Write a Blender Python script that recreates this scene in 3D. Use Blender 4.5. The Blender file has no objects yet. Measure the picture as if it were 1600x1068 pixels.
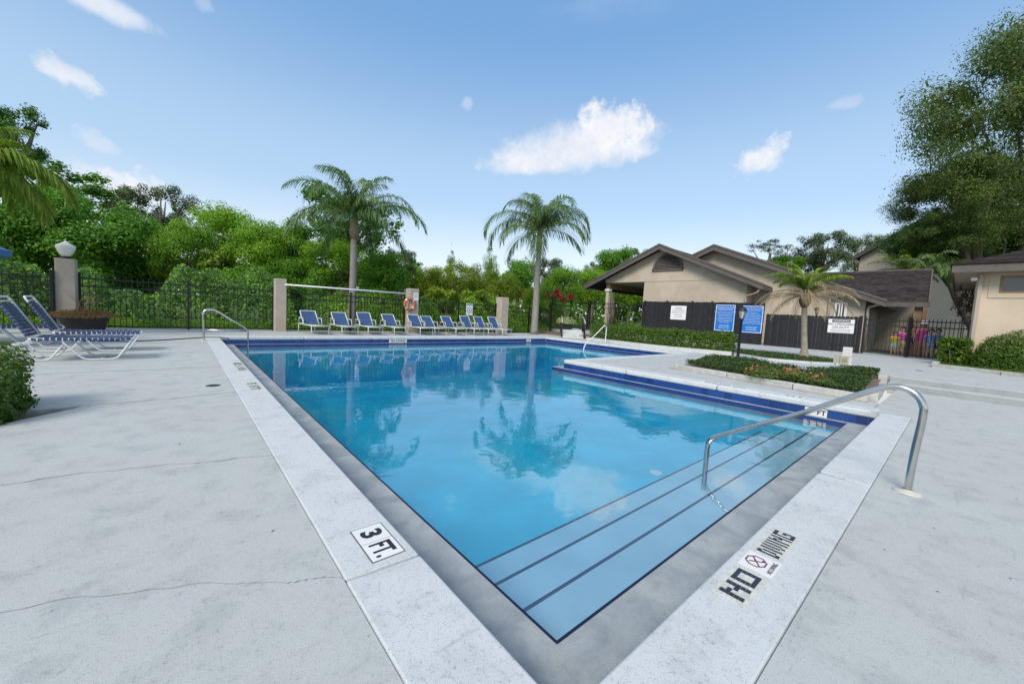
import bpy, math, random
import numpy as np
from mathutils import Vector, Matrix

random.seed(7)
rng = np.random.default_rng(7)
SC = bpy.context.scene
COL = SC.collection
R = math.radians

# ------------------------------------------------------------------ camera
CAM_H = 1.22
FPX = 601.6                      # focal length in pixels of a 1600 px wide frame
PITCH, ROLL, YAW = R(-4.254), R(-3.135), R(-40.849)
_Rz = Matrix.Rotation(YAW, 3, 'Z')
_Rx = Matrix.Rotation(PITCH, 3, 'X')
_B = Matrix(((1, 0, 0), (0, 0, -1), (0, 1, 0)))
_c, _s = math.cos(ROLL), math.sin(ROLL)
_Ry = Matrix(((_c, _s, 0), (-_s, _c, 0), (0, 0, 1)))
CM = _Rz @ _Rx @ _B @ _Ry
cam_data = bpy.data.cameras.new('camera')
cam_data.sensor_width = 36
cam_data.lens = 36 * FPX / 1600
cam_data.clip_start = 0.05
cam_data.clip_end = 2000
cam = bpy.data.objects.new('camera', cam_data)
COL.objects.link(cam)
cam.matrix_world = Matrix.Translation((0, 0, CAM_H)) @ CM.to_4x4()
SC.camera = cam
CP = Vector((0, 0, CAM_H))


def ray(px, py):
    return CM @ Vector(((px - 800) / FPX, -(py - 534) / FPX, -1))


def G(px, py, z=0.0):            # point of the photograph on a level plane
    d = ray(px, py)
    return CP + d * ((z - CAM_H) / d.z)


def atd(px, py, depth):          # point of the photograph at a depth
    return CP + ray(px, py) * depth


def onX(px, py, X):
    d = ray(px, py)
    return CP + d * (X / d.x)


def onY(px, py, Y):
    d = ray(px, py)
    return CP + d * (Y / d.y)


# ------------------------------------------------------------------ world, sun, exposure
SUN_EL, SUN_AZ = R(42), R(245)   # azimuth from +Y clockwise: sun behind and left of the camera
world = bpy.data.worlds.new('World')
SC.world = world
world.use_nodes = True
SC.view_settings.view_transform = 'Standard'
SC.view_settings.look = 'None'
SC.view_settings.exposure = 1.1
SC.view_settings.gamma = 1
SC.view_settings.use_curve_mapping = False


class NT:
    """small helper round a node tree"""
    def __init__(self, tree):
        self.t = tree
        self.n = tree.nodes
        for x in list(self.n):
            self.n.remove(x)

    def node(self, typ, **kw):
        x = self.n.new(typ)
        for k, v in kw.items():
            setattr(x, k, v)
        return x

    def put(self, sock, v):
        if hasattr(v, 'is_output') or hasattr(v, 'links'):
            self.t.links.new(v, sock)
        else:
            sock.default_value = v

    def math(self, op, a, b=0.0, c=None, clamp=False):
        x = self.node('ShaderNodeMath', operation=op, use_clamp=clamp)
        self.put(x.inputs[0], a)
        self.put(x.inputs[1], b)
        if c is not None:
            self.put(x.inputs[2], c)
        return x.outputs[0]

    def vmath(self, op, a, b=(0, 0, 0)):
        x = self.node('ShaderNodeVectorMath', operation=op)
        self.put(x.inputs[0], a)
        self.put(x.inputs[1], b)
        return x.outputs['Value'] if op in ('DOT_PRODUCT', 'LENGTH') else x.outputs[0]

    def mix(self, f, a, b, mode='MIX'):
        x = self.node('ShaderNodeMix', data_type='RGBA', blend_type=mode)
        self.put(x.inputs[0], f)
        self.put(x.inputs[6], a)
        self.put(x.inputs[7], b)
        return x.outputs[2]

    def ramp(self, f, stops, interp='LINEAR'):
        x = self.node('ShaderNodeValToRGB')
        x.color_ramp.interpolation = interp
        e = x.color_ramp.elements
        while len(e) < len(stops):
            e.new(0.5)
        for i, (p, c) in enumerate(stops):
            e[i].position = p
            e[i].color = c if len(c) == 4 else (*c, 1)
        self.put(x.inputs[0], f)
        return x.outputs[0]

    def smooth(self, v, a, b):
        x = self.node('ShaderNodeMapRange', interpolation_type='SMOOTHSTEP')
        self.put(x.inputs[0], v)
        x.inputs[1].default_value = a
        x.inputs[2].default_value = b
        return x.outputs[0]

    def noise(self, vec, scale, detail=4, rough=0.55, dist=0.0):
        x = self.node('ShaderNodeTexNoise')
        if vec is not None:
            self.put(x.inputs['Vector'], vec)
        x.inputs['Scale'].default_value = scale
        x.inputs['Detail'].default_value = detail
        x.inputs['Roughness'].default_value = rough
        x.inputs['Distortion'].default_value = dist
        return x.outputs['Fac']


def build_sky():
    t = NT(world.node_tree)
    out = t.node('ShaderNodeOutputWorld')
    bg = t.node('ShaderNodeBackground')
    sky = t.node('ShaderNodeTexSky', sky_type='NISHITA')
    sky.sun_disc = False
    sky.sun_elevation = SUN_EL
    sky.sun_rotation = SUN_AZ
    sky.altitude = 0
    sky.air_density = 1.0
    sky.dust_density = 0.8
    sky.ozone_density = 1.2
    d = t.node('ShaderNodeTexCoord').outputs['Generated']
    sep = t.node('ShaderNodeSeparateXYZ')
    t.put(sep.inputs[0], d)
    z = sep.outputs[2]
    n1 = t.noise(d, 13.0, 8, 0.62)
    n2 = t.noise(d, 42.0, 6, 0.58)
    wob = t.math('ADD', t.math('MULTIPLY', t.math('SUBTRACT', n1, 0.5), 4.5),
                 t.math('MULTIPLY', t.math('SUBTRACT', n2, 0.5), 2.4))
    total = None
    # fair-weather clouds: direction, angular half width, half height above / below the middle, strength
    for (px, py, hw, up, dn, rot, st) in [
            (905, 238, 122, 46, 26, 5, 0.95), (835, 256, 84, 26, 16, 2, 0.95), (945, 216, 58, 46, 34, 8, 0.95),
            (1192, 250, 34, 28, 20, 0, 0.9), (108, 116, 44, 17, 18, -12, 0.8), (78, 106, 20, 10, 12, 0, 0.7),
            (150, 2, 80, 18, 20, -4, 0.7), (160, 228, 22, 14, 12, -20, 0.38), (730, 162, 10, 9, 9, 20, 0.28),
            (175, 292, 62, 30, 30, 0, 0.8), (1320, 163, 22, 9, 8, 0, 0.28), (318, 8, 13, 14, 12, 0, 0.25)]:
        c = ray(px, py).normalized()
        rgt = Vector((0, 0, 1)).cross(c).normalized() * -1
        upv = c.cross(rgt).normalized() * -1
        if upv.z < 0:
            upv = -upv
        a = R(rot)
        r2 = rgt * math.cos(a) + upv * math.sin(a)
        u2 = upv * math.cos(a) - rgt * math.sin(a)
        k = 1 / ray(px, py).length / FPX
        rel = t.vmath('SUBTRACT', d, tuple(c))
        u = t.vmath('DOT_PRODUCT', rel, tuple(r2 / (hw * k)))
        v = t.vmath('DOT_PRODUCT', rel, tuple(u2))
        vv = t.math('MAXIMUM', t.math('MULTIPLY', v, 1 / (up * k)), t.math('MULTIPLY', v, -1 / (dn * k)))
        r = t.math('ADD', t.math('MULTIPLY', u, u), t.math('MULTIPLY', vv, vv))
        front = t.math('GREATER_THAN', t.vmath('DOT_PRODUCT', d, tuple(c)), 0.2)
        m = t.math('SUBTRACT', 1.15, t.math('ADD', r, t.math('MULTIPLY', wob, t.math('ADD', 0.23 if hw > 70 else 0.62, t.math('MULTIPLY', r, 0.26 if hw > 70 else 0.5)))))
        m = t.math('MULTIPLY', t.smooth(m, -0.2, 1.35), t.math('MULTIPLY', front, st))
        total = m if total is None else t.math('MAXIMUM', total, m)
    # broken cloud higher up, the one mirrored in the pool: flat cloud layer projected on a plane
    inv = t.math('DIVIDE', 1.0, t.math('MAXIMUM', t.math('ADD', z, 0.08), 0.05))
    comb = t.node('ShaderNodeCombineXYZ')
    t.put(comb.inputs[0], t.math('MULTIPLY', sep.outputs[0], inv))
    t.put(comb.inputs[1], t.math('MULTIPLY', sep.outputs[1], inv))
    cn = t.noise(comb.outputs[0], 1.6, 8, 0.58, 0.4)
    high = t.math('MULTIPLY', t.smooth(cn, 0.36, 0.62), t.smooth(z, 0.56, 0.68))
    total = t.math('MAXIMUM', total, t.math('MULTIPLY', high, 0.85))
    ncol = t.noise(d, 16.0, 5, 0.6)
    cloud = t.mix(t.smooth(ncol, 0.3, 0.7), (2.75, 2.85, 3.1, 1), (3.35, 3.32, 3.4, 1))
    # thin haze whitening the lowest sky
    k = 3.4
    grad = t.ramp(z, [(p, tuple(v / k for v in c)) for p, c in [(0.0, (2.80, 2.85, 2.88)), (0.10, (2.42, 2.62, 2.80)), (0.28, (1.48, 2.08, 2.72)), (0.60, (0.58, 1.28, 2.36)), (1.0, (0.42, 1.0, 2.1))]], 'EASE')
    sc_ = t.node('ShaderNodeVectorMath', operation='SCALE')
    t.put(sc_.inputs[0], grad)
    sc_.inputs['Scale'].default_value = k
    grad = sc_.outputs[0]
    base = t.mix(0.80, sky.outputs[0], grad)
    col = t.mix(total, base, cloud)
    t.put(bg.inputs[0], col)
    bg.inputs[1].default_value = 0.14
    t.t.links.new(bg.outputs[0], out.inputs[0])


build_sky()
sd = bpy.data.lights.new('sun', 'SUN')
sd.energy = 1.5
sd.angle = R(22)
sd.color = (1.0, 0.93, 0.82)
sun = bpy.data.objects.new('sun', sd)
COL.objects.link(sun)
sdir = Vector((math.sin(SUN_AZ) * math.cos(SUN_EL), math.cos(SUN_AZ) * math.cos(SUN_EL), math.sin(SUN_EL)))
sun.rotation_euler = (-sdir).to_track_quat('-Z', 'Y').to_euler()
sun.location = (0, 0, 30)
SC.cycles.max_bounces = 10
SC.cycles.transparent_max_bounces = 24

# ------------------------------------------------------------------ materials
MATS = {}


def mat(name, col, rough=0.6, metal=0.0, var=0.0, vscale=6.0, bump=0.0, bscale=40.0, col2=None, spec=0.5,
        speck=0.0, speckscale=120.0, objvar=0.0, coat=0.0):
    if name in MATS:
        return MATS[name]
    m = bpy.data.materials.new(name)
    m.use_nodes = True
    t = NT(m.node_tree)
    out = t.node('ShaderNodeOutputMaterial')
    p = t.node('ShaderNodeBsdfPrincipled')
    t.t.links.new(p.outputs[0], out.inputs[0])
    tc = t.node('ShaderNodeTexCoord').outputs['Object']
    geo = t.node('ShaderNodeNewGeometry').outputs['Position']
    c = (*col, 1)
    src = c
    if var or col2:
        n = t.noise(geo, vscale, 6, 0.6)
        c2 = (*col2, 1) if col2 else (*[x * (1 - var) for x in col], 1)
        c1 = c if col2 else (*[min(1, x * (1 + var * 0.6)) for x in col], 1)
        src = t.mix(t.smooth(n, 0.3, 0.7), c1, c2)
    if speck:
        n = t.noise(geo, speckscale, 3, 0.7)
        src = t.mix(t.math('MULTIPLY', t.smooth(n, 0.56, 0.72), speck), src, (*[x * 0.35 for x in col], 1))
    if objvar:
        oi = t.node('ShaderNodeObjectInfo').outputs['Random']
        src = t.mix(1.0, src, t.ramp(oi, [(0, (1 - objvar,) * 3), (1, (1 + objvar * 0.4,) * 3)]), 'MULTIPLY')
    t.put(p.inputs['Base Color'], src)
    p.inputs['Roughness'].default_value = rough
    p.inputs['Metallic'].default_value = metal
    p.inputs['Specular IOR Level'].default_value = spec
    p.inputs['Coat Weight'].default_value = coat
    if bump:
        b = t.node('ShaderNodeBump')
        b.inputs['Strength'].default_value = bump
        b.inputs['Distance'].default_value = 0.01
        t.put(b.inputs['Height'], t.noise(geo, bscale, 5, 0.65))
        t.t.links.new(b.outputs[0], p.inputs['Normal'])
    MATS[name] = m
    return m


def leaf_mat(name, cols, trans=0.35, rough=0.55):
    """foliage: tone by the leaf's own random value, a little light passing through"""
    if name in MATS:
        return MATS[name]
    m = bpy.data.materials.new(name)
    m.use_nodes = True
    t = NT(m.node_tree)
    out = t.node('ShaderNodeOutputMaterial')
    at = t.node('ShaderNodeAttribute', attribute_name='tone')
    oi = t.node('ShaderNodeObjectInfo').outputs['Random']
    n = len(cols)
    c = t.ramp(at.outputs['Fac'], [(i / max(1, n - 1), cc) for i, cc in enumerate(cols)])
    c = t.mix(1.0, c, t.ramp(oi, [(0, (0.82, 0.86, 0.85)), (1, (1.15, 1.1, 1.0))]), 'MULTIPLY')
    p = t.node('ShaderNodeBsdfPrincipled')
    t.put(p.inputs['Base Color'], c)
    p.inputs['Roughness'].default_value = rough
    p.inputs['Specular IOR Level'].default_value = 0.35
    tr = t.node('ShaderNodeBsdfTranslucent')
    t.put(tr.inputs[0], t.mix(1.0, c, (1.25, 1.35, 0.75, 1), 'MULTIPLY'))
    mx = t.node('ShaderNodeMixShader')
    mx.inputs[0].default_value = trans
    t.t.links.new(p.outputs[0], mx.inputs[1])
    t.t.links.new(tr.outputs[0], mx.inputs[2])
    t.t.links.new(mx.outputs[0], out.inputs[0])
    MATS[name] = m
    return m


def concrete_mat(name, col, dirt=0.35, warm=(0.60, 0.585, 0.52), bigscale=0.55):
    m = bpy.data.materials.new(name)
    m.use_nodes = True
    t = NT(m.node_tree)
    out = t.node('ShaderNodeOutputMaterial')
    p = t.node('ShaderNodeBsdfPrincipled')
    t.t.links.new(p.outputs[0], out.inputs[0])
    g = t.node('ShaderNodeNewGeometry').outputs['Position']
    big = t.noise(g, bigscale, 6, 0.6, 0.6)
    mid = t.noise(g, 4.5, 6, 0.62, 0.3)
    sm = t.noise(g, 38, 5, 0.7)
    tiny = t.noise(g, 170, 3, 0.75)
    st = t.node('ShaderNodeMapping')
    t.put(st.inputs[0], g)
    st.inputs['Rotation'].default_value = (0, 0, R(38))
    st.inputs['Scale'].default_value = (1.0, 7.0, 1.0)
    streak = t.noise(st.outputs[0], 3.0, 6, 0.65)
    c = t.mix(t.math('MULTIPLY', t.smooth(big, 0.32, 0.68), 0.8), (*col, 1), (*warm, 1))
    c = t.mix(t.math('MULTIPLY', t.smooth(mid, 0.45, 0.75), dirt * 0.7), c, (*[x * 0.72 for x in col], 1))
    wear = t.math('MULTIPLY', t.smooth(sm, 0.54, 0.74), t.smooth(mid, 0.38, 0.66))
    c = t.mix(t.math('MULTIPLY', wear, dirt * 1.3), c, (0.27, 0.28, 0.27, 1))
    c = t.mix(t.math('MULTIPLY', t.smooth(streak, 0.58, 0.76), dirt * 0.75), c, (0.34, 0.35, 0.34, 1))
    pit = t.math('MULTIPLY', t.smooth(tiny, 0.56, 0.68), t.smooth(sm, 0.38, 0.6))
    c = t.mix(t.math('MULTIPLY', pit, dirt * 1.5), c, (0.20, 0.21, 0.21, 1))
    v = t.node('ShaderNodeTexVoronoi')
    t.put(v.inputs['Vector'], g)
    v.inputs['Scale'].default_value = 2.2
    spot = t.math('LESS_THAN', v.outputs['Distance'], 0.014)
    fl = t.noise(g, 85, 4, 0.8)
    flk = t.math('MULTIPLY', t.smooth(fl, 0.56, 0.68), t.smooth(t.noise(g, 1.7, 4, 0.6), 0.44, 0.66))
    c = t.mix(t.math('MULTIPLY', flk, min(1.0, dirt * 0.75)), c, (0.23, 0.24, 0.24, 1))
    c = t.mix(t.math('MULTIPLY', spot, 0.8), c, (0.07, 0.065, 0.06, 1))
    t.put(p.inputs['Base Color'], c)
    p.inputs['Roughness'].default_value = 0.72
    p.inputs['Specular IOR Level'].default_value = 0.35
    b = t.node('ShaderNodeBump')
    b.inputs['Strength'].default_value = 0.5
    b.inputs['Distance'].default_value = 0.006
    t.put(b.inputs['Height'], t.math('ADD', t.math('MULTIPLY', sm, 0.8), t.math('MULTIPLY', tiny, 0.6)))
    t.t.links.new(b.outputs[0], p.inputs['Normal'])
    MATS[name] = m
    return m


def water_mat():
    m = bpy.data.materials.new('pool_water')
    m.use_nodes = True
    t = NT(m.node_tree)
    out = t.node('ShaderNodeOutputMaterial')
    g = t.node('ShaderNodeNewGeometry').outputs['Position']
    mp = t.node('ShaderNodeMapping')
    t.put(mp.inputs[0], g)
    mp.inputs['Scale'].default_value = (1.0, 1.0, 0.0)
    n1 = t.noise(mp.outputs[0], 2.2, 3, 0.5, 0.4)
    n2 = t.noise(mp.outputs[0], 0.7, 2, 0.5, 0.2)
    n3 = t.noise(mp.outputs[0], 7.0, 3, 0.5, 0.6)
    b = t.node('ShaderNodeBump')
    b.inputs['Strength'].default_value = 0.055
    b.inputs['Distance'].default_value = 0.12
    t.put(b.inputs['Height'], t.math('ADD', t.math('MULTIPLY', n3, 0.07), t.math('ADD', t.math('MULTIPLY', n1, 0.5), t.math('MULTIPLY', n2, 0.9))))
    fr = t.node('ShaderNodeFresnel')
    fr.inputs[0].default_value = 1.33
    t.t.links.new(b.outputs[0], fr.inputs['Normal'])
    tr = t.node('ShaderNodeBsdfTransparent')
    tr.inputs[0].default_value = (1, 1, 1, 1)
    gl = t.node('ShaderNodeBsdfGlossy')
    gl.inputs['Roughness'].default_value = 0.012
    t.t.links.new(b.outputs[0], gl.inputs['Normal'])
    mx = t.node('ShaderNodeMixShader')
    t.put(mx.inputs[0], t.math('MINIMUM', t.math('ADD', 0.27, t.math('MULTIPLY', fr.outputs[0], 0.45)), 0.50))
    t.t.links.new(tr.outputs[0], mx.inputs[1])
    t.t.links.new(gl.outputs[0], mx.inputs[2])
    t.t.links.new(mx.outputs[0], out.inputs[0])
    va = t.node('ShaderNodeVolumeAbsorption')
    va.inputs[0].default_value = (0.0, 0.70, 0.86, 1)
    va.inputs[1].default_value = 0.16
    t.t.links.new(va.outputs[0], out.inputs['Volume'])
    MATS['pool_water'] = m
    return m


def bark_mat(name, c1, c2, ring=0.0):
    m = bpy.data.materials.new(name)
    m.use_nodes = True
    t = NT(m.node_tree)
    out = t.node('ShaderNodeOutputMaterial')
    p = t.node('ShaderNodeBsdfPrincipled')
    t.t.links.new(p.outputs[0], out.inputs[0])
    g = t.node('ShaderNodeNewGeometry').outputs['Position']
    mp = t.node('ShaderNodeMapping')
    t.put(mp.inputs[0], g)
    mp.inputs['Scale'].default_value = (1, 1, 8 if ring else 0.3)
    n = t.noise(mp.outputs[0], 6 if ring else 14, 5, 0.6)
    c = t.mix(t.smooth(n, 0.35, 0.65), (*c1, 1), (*c2, 1))
    t.put(p.inputs['Base Color'], c)
    p.inputs['Roughness'].default_value = 0.85
    b = t.node('ShaderNodeBump')
    b.inputs['Strength'].default_value = 0.6
    b.inputs['Distance'].default_value = 0.02
    t.put(b.inputs['Height'], n)
    t.t.links.new(b.outputs[0], p.inputs['Normal'])
    MATS[name] = m
    return m


M_deck = concrete_mat('deck_paint', (0.455, 0.48, 0.468), 1.0, (0.455, 0.462, 0.425))
M_coping = concrete_mat('coping_paint', (0.56, 0.585, 0.587), 0.80, (0.55, 0.57, 0.565))
M_ledge = concrete_mat('ledge_concrete', (0.255, 0.29, 0.31), 0.8, (0.40, 0.425, 0.415), 3.4)
M_plaster = mat('pool_plaster', (0.025, 0.59, 0.80), 0.7, var=0.16, vscale=0.9)
M_step = mat('step_plaster', (0.35, 0.61, 0.74), 0.7, var=0.10, vscale=2.0)
M_water = water_mat()
M_navy = mat('navy_tile', (0.004, 0.012, 0.045), 0.45, spec=0.25)
M_tile = mat('blue_tile', (0.010, 0.048, 0.22), 0.2, objvar=0.35, coat=0.5, var=0.15, vscale=20)
M_grout = mat('grout', (0.16, 0.20, 0.32), 0.8)
M_sign_tile = mat('white_tile', (0.72, 0.72, 0.69), 0.35, objvar=0.10)
M_black = mat('black_print', (0.012, 0.014, 0.022), 0.5)
M_redp = mat('red_print', (0.22, 0.02, 0.05), 0.5)
M_mos_w = mat('cream_mosaic', (0.58, 0.58, 0.51), 0.4, objvar=0.15)
M_mos_b = mat('dark_mosaic', (0.018, 0.022, 0.04), 0.35, objvar=0.2)
M_steel = mat('stainless_steel', (0.60, 0.58, 0.55), 0.20, 1.0, var=0.1, vscale=9)
M_flange = mat('flange', (0.50, 0.48, 0.42), 0.55)
M_white_metal = mat('white_metal', (0.64, 0.65, 0.65), 0.4)
M_sling = mat('blue_sling', (0.035, 0.085, 0.20), 0.65, var=0.15, vscale=12)
M_strap = mat('navy_strap', (0.030, 0.045, 0.13), 0.42, objvar=0.15)
M_black_metal = mat('black_metal', (0.008, 0.008, 0.009), 0.45)
M_stucco = mat('tan_stucco', (0.43, 0.37, 0.30), 0.9, var=0.08, vscale=4, bump=0.5, bscale=60)
M_wall = mat('beige_stucco', (0.50, 0.425, 0.335), 0.9, var=0.13, vscale=0.9, bump=0.4, bscale=35)
M_wall2 = mat('cream_stucco', (0.60, 0.49, 0.375), 0.9, var=0.11, vscale=0.9, bump=0.4, bscale=35)
M_trim = mat('brown_trim', (0.115, 0.098, 0.088), 0.7, var=0.15, vscale=5)
M_soffit = mat('soffit', (0.38, 0.32, 0.25), 0.85)
M_shingle = mat('dark_shingle', (0.046, 0.037, 0.036), 0.95, spec=0.15, var=0.40, vscale=5, objvar=0.4, bump=0.5, bscale=60)
M_dkwood = mat('dark_fence_wood', (0.013, 0.014, 0.019), 0.75, var=0.3, vscale=3, objvar=0.35, bump=0.3, bscale=30)
M_beam = mat('timber_beam', (0.24, 0.15, 0.095), 0.8, var=0.2, vscale=5)
M_post = mat('cream_post', (0.50, 0.42, 0.32), 0.8)
M_glass = mat('window_glass', (0.05, 0.06, 0.06), 0.08, spec=0.8)
M_frame = mat('bronze_frame', (0.30, 0.17, 0.10), 0.5)
M_gutter = mat('downpipe_paint', (0.43, 0.36, 0.29), 0.6)
M_globe = mat('lamp_globe', (0.80, 0.77, 0.70), 0.4)
M_lampglass = mat('lantern_glass', (0.55, 0.55, 0.50), 0.2)
M_planter = mat('dark_planter', (0.040, 0.035, 0.034), 0.8, var=0.2, vscale=8)
M_soil = mat('soil', (0.05, 0.035, 0.025), 0.95, var=0.3, vscale=12, bump=0.8, bscale=30)
M_mulch = mat('mulch', (0.12, 0.075, 0.055), 0.95, col2=(0.20, 0.15, 0.12), vscale=45, bump=1.0, bscale=60)
M_lawn_soil = mat('lawn_base', (0.09, 0.12, 0.035), 0.95, var=0.3, vscale=3)
M_ground = mat('ground', (0.06, 0.09, 0.03), 0.95, var=0.35, vscale=0.8, bump=0.6, bscale=8)
M_timber = mat('painted_timber', (0.52, 0.52, 0.50), 0.85, col2=(0.40, 0.38, 0.34), vscale=7, bump=0.6, bscale=30, speck=0.5, speckscale=25)
M_orange = mat('ring_orange', (0.48, 0.13, 0.045), 0.6)
M_whitep = mat('white_paint', (0.75, 0.75, 0.75), 0.5)
M_bluep = mat('sign_blue', (0.008, 0.16, 0.52), 0.4)
M_bluedark = mat('sign_navy', (0.03, 0.07, 0.22), 0.5)
M_greyp = mat('grey_print', (0.12, 0.12, 0.13), 0.6)
M_boxgrey = mat('utility_grey', (0.55, 0.55, 0.53), 0.5)
M_boxtan = mat('utility_tan', (0.36, 0.33, 0.27), 0.6)
M_window_y = mat('meter_window', (0.25, 0.24, 0.10), 0.3)
M_conduit = mat('conduit', (0.33, 0.33, 0.33), 0.5)
M_hose = mat('hose', (0.02, 0.02, 0.02), 0.6)
M_canvas = mat('umbrella_blue', (0.05, 0.14, 0.27), 0.8)
M_bark = bark_mat('bark', (0.10, 0.08, 0.065), (0.20, 0.17, 0.14))
M_palmbark = bark_mat('palm_bark', (0.30, 0.28, 0.25), (0.17, 0.155, 0.135), 1)
M_shaft = mat('crownshaft', (0.24, 0.22, 0.12), 0.7, var=0.3, vscale=8, col2=(0.20, 0.13, 0.08))
M_husk = mat('palm_husk', (0.16, 0.095, 0.05), 0.9, col2=(0.05, 0.03, 0.02), vscale=30, bump=1.0, bscale=40)

L_dark = leaf_mat('leaf_dark', [(0.036, 0.094, 0.022), (0.07, 0.178, 0.035), (0.141, 0.293, 0.063)], 0.25)
L_mid = leaf_mat('leaf_mid', [(0.066, 0.165, 0.018), (0.121, 0.291, 0.026), (0.221, 0.448, 0.046)], 0.35)
L_bright = leaf_mat('leaf_bright', [(0.105, 0.222, 0.016), (0.192, 0.371, 0.026), (0.344, 0.565, 0.046)], 0.4)
L_olive = leaf_mat('leaf_olive', [(0.113, 0.174, 0.016), (0.207, 0.288, 0.023), (0.345, 0.429, 0.039)], 0.4)
L_grey = leaf_mat('leaf_grey', [(0.053, 0.083, 0.042), (0.098, 0.143, 0.068), (0.165, 0.21, 0.105)], 0.3)
L_oak = leaf_mat('leaf_oak', [(0.058, 0.099, 0.028), (0.123, 0.182, 0.042), (0.222, 0.298, 0.069)], 0.35)
L_yellow = leaf_mat('leaf_yellow', [(0.117, 0.221, 0.024), (0.247, 0.377, 0.036), (0.416, 0.52, 0.072)], 0.4)
L_hedge = leaf_mat('leaf_hedge', [(0.035, 0.085, 0.012), (0.085, 0.17, 0.020), (0.22, 0.32, 0.045)], 0.35)
L_palm = leaf_mat('leaf_palm', [(0.063, 0.123, 0.041), (0.109, 0.198, 0.061), (0.201, 0.302, 0.098)], 0.3)
L_palmy = leaf_mat('leaf_palm_light', [(0.108, 0.187, 0.022), (0.204, 0.308, 0.033), (0.324, 0.396, 0.066)], 0.35)
L_dead = leaf_mat('leaf_dead', [(0.26, 0.19, 0.12), (0.40, 0.31, 0.21), (0.52, 0.43, 0.31)], 0.25)
L_brown = leaf_mat('leaf_brown', [(0.15, 0.075, 0.03), (0.25, 0.14, 0.05), (0.33, 0.22, 0.09)], 0.25)
L_red = leaf_mat('petal_red', [(0.30, 0.01, 0.03), (0.50, 0.02, 0.06), (0.62, 0.05, 0.10)], 0.3)
L_coral = leaf_mat('petal_coral', [(0.55, 0.10, 0.05), (0.65, 0.22, 0.14), (0.70, 0.35, 0.25)], 0.3)
L_pale = leaf_mat('leaf_pale', [(0.20, 0.26, 0.12), (0.36, 0.42, 0.22), (0.50, 0.54, 0.34)], 0.3)
L_grass = leaf_mat('grass', [(0.06, 0.11, 0.015), (0.11, 0.18, 0.025), (0.22, 0.26, 0.06)], 0.3)
L_cover = leaf_mat('cover_leaf', [(0.022, 0.055, 0.014), (0.05, 0.105, 0.022), (0.13, 0.18, 0.05)], 0.3)


# ------------------------------------------------------------------ building helpers
class MB:
    def __init__(self):
        self.v, self.f, self.sm = [], [], []

    def add(self, vs, fs, smooth=False):
        o = len(self.v)
        self.v += [tuple(x) for x in vs]
        self.f += [tuple(i + o for i in f) for f in fs]
        self.sm += [smooth] * len(fs)
        return self

    def box(self, x0, y0, z0, x1, y1, z1):
        return self.add([(x0, y0, z0), (x1, y0, z0), (x1, y1, z0), (x0, y1, z0), (x0, y0, z1), (x1, y0, z1), (x1, y1, z1), (x0, y1, z1)],
                        [(3, 2, 1, 0), (4, 5, 6, 7), (0, 1, 5, 4), (1, 2, 6, 5), (2, 3, 7, 6), (3, 0, 4, 7)])

    def beam(self, a, b, w, h, up=(0, 0, 1)):
        """box from a to b, w across and h along up"""
        a, b = Vector(a), Vector(b)
        d = (b - a).normalized()
        s = d.cross(Vector(up)).normalized()
        u = s.cross(d).normalized()
        vs = []
        for p in (a, b):
            for (i, j) in ((-1, -1), (1, -1), (1, 1), (-1, 1)):
                vs.append(p + s * (w / 2 * i) + u * (h / 2 * j))
        return self.add(vs, [(3, 2, 1, 0), (4, 5, 6, 7), (0, 1, 5, 4), (1, 2, 6, 5), (2, 3, 7, 6), (3, 0, 4, 7)])

    def prism(self, poly, z0, z1):
        n = len(poly)
        vs = [(p[0], p[1], z0) for p in poly] + [(p[0], p[1], z1) for p in poly]
        fs = [tuple(reversed(range(n))), tuple(range(n, 2 * n))] + [(i, (i + 1) % n, n + (i + 1) % n, n + i) for i in range(n)]
        return self.add(vs, fs)

    def tube(self, pts, r, n=8, cap=True):
        pts = [Vector(p) for p in pts]
        rs = r if isinstance(r, (list, tuple)) else [r] * len(pts)
        vs, fs = [], []
        prev = None
        for i, p in enumerate(pts):
            d = (pts[min(i + 1, len(pts) - 1)] - pts[max(i - 1, 0)])
            d = d.normalized() if d.length > 1e-9 else Vector((0, 0, 1))
            if prev is None:
                a = Vector((0, 0, 1)) if abs(d.z) < 0.9 else Vector((1, 0, 0))
                s = d.cross(a).normalized()
            else:
                s = (prev - d * prev.dot(d)).normalized()
            prev = s
            u = d.cross(s)
            for k in range(n):
                t = 2 * math.pi * k / n
                vs.append(p + (s * math.cos(t) + u * math.sin(t)) * rs[i])
        m = len(pts)
        for i in range(m - 1):
            for k in range(n):
                fs.append((i * n + k, i * n + (k + 1) % n, (i + 1) * n + (k + 1) % n, (i + 1) * n + k))
        self.add(vs, fs, True)
        if cap:
            o = len(self.v) - len(vs)
            self.f += [tuple(o + k for k in reversed(range(n))), tuple(o + (m - 1) * n + k for k in range(n))]
            self.sm += [False, False]
        return self

    def lathe(self, prof, n=16, c=(0, 0, 0), sx=1, sy=1):
        vs, fs = [], []
        for (r, z) in prof:
            for k in range(n):
                t = 2 * math.pi * k / n
                vs.append((c[0] + r * math.cos(t) * sx, c[1] + r * math.sin(t) * sy, c[2] + z))
        for i in range(len(prof) - 1):
            for k in range(n):
                fs.append((i * n + k, i * n + (k + 1) % n, (i + 1) * n + (k + 1) % n, (i + 1) * n + k))
        return self.add(vs, fs, True)

    def mesh(self, name, m=None):
        me = bpy.data.meshes.new(name)
        me.from_pydata(self.v, [], self.f)
        me.polygons.foreach_set('use_smooth', self.sm)
        if m:
            me.materials.append(m)
        me.update()
        return me

    def build(self, name, m, parent=None, loc=(0, 0, 0), rot=(0, 0, 0)):
        return put(name, self.mesh(name, m), parent, loc, rot)


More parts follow.
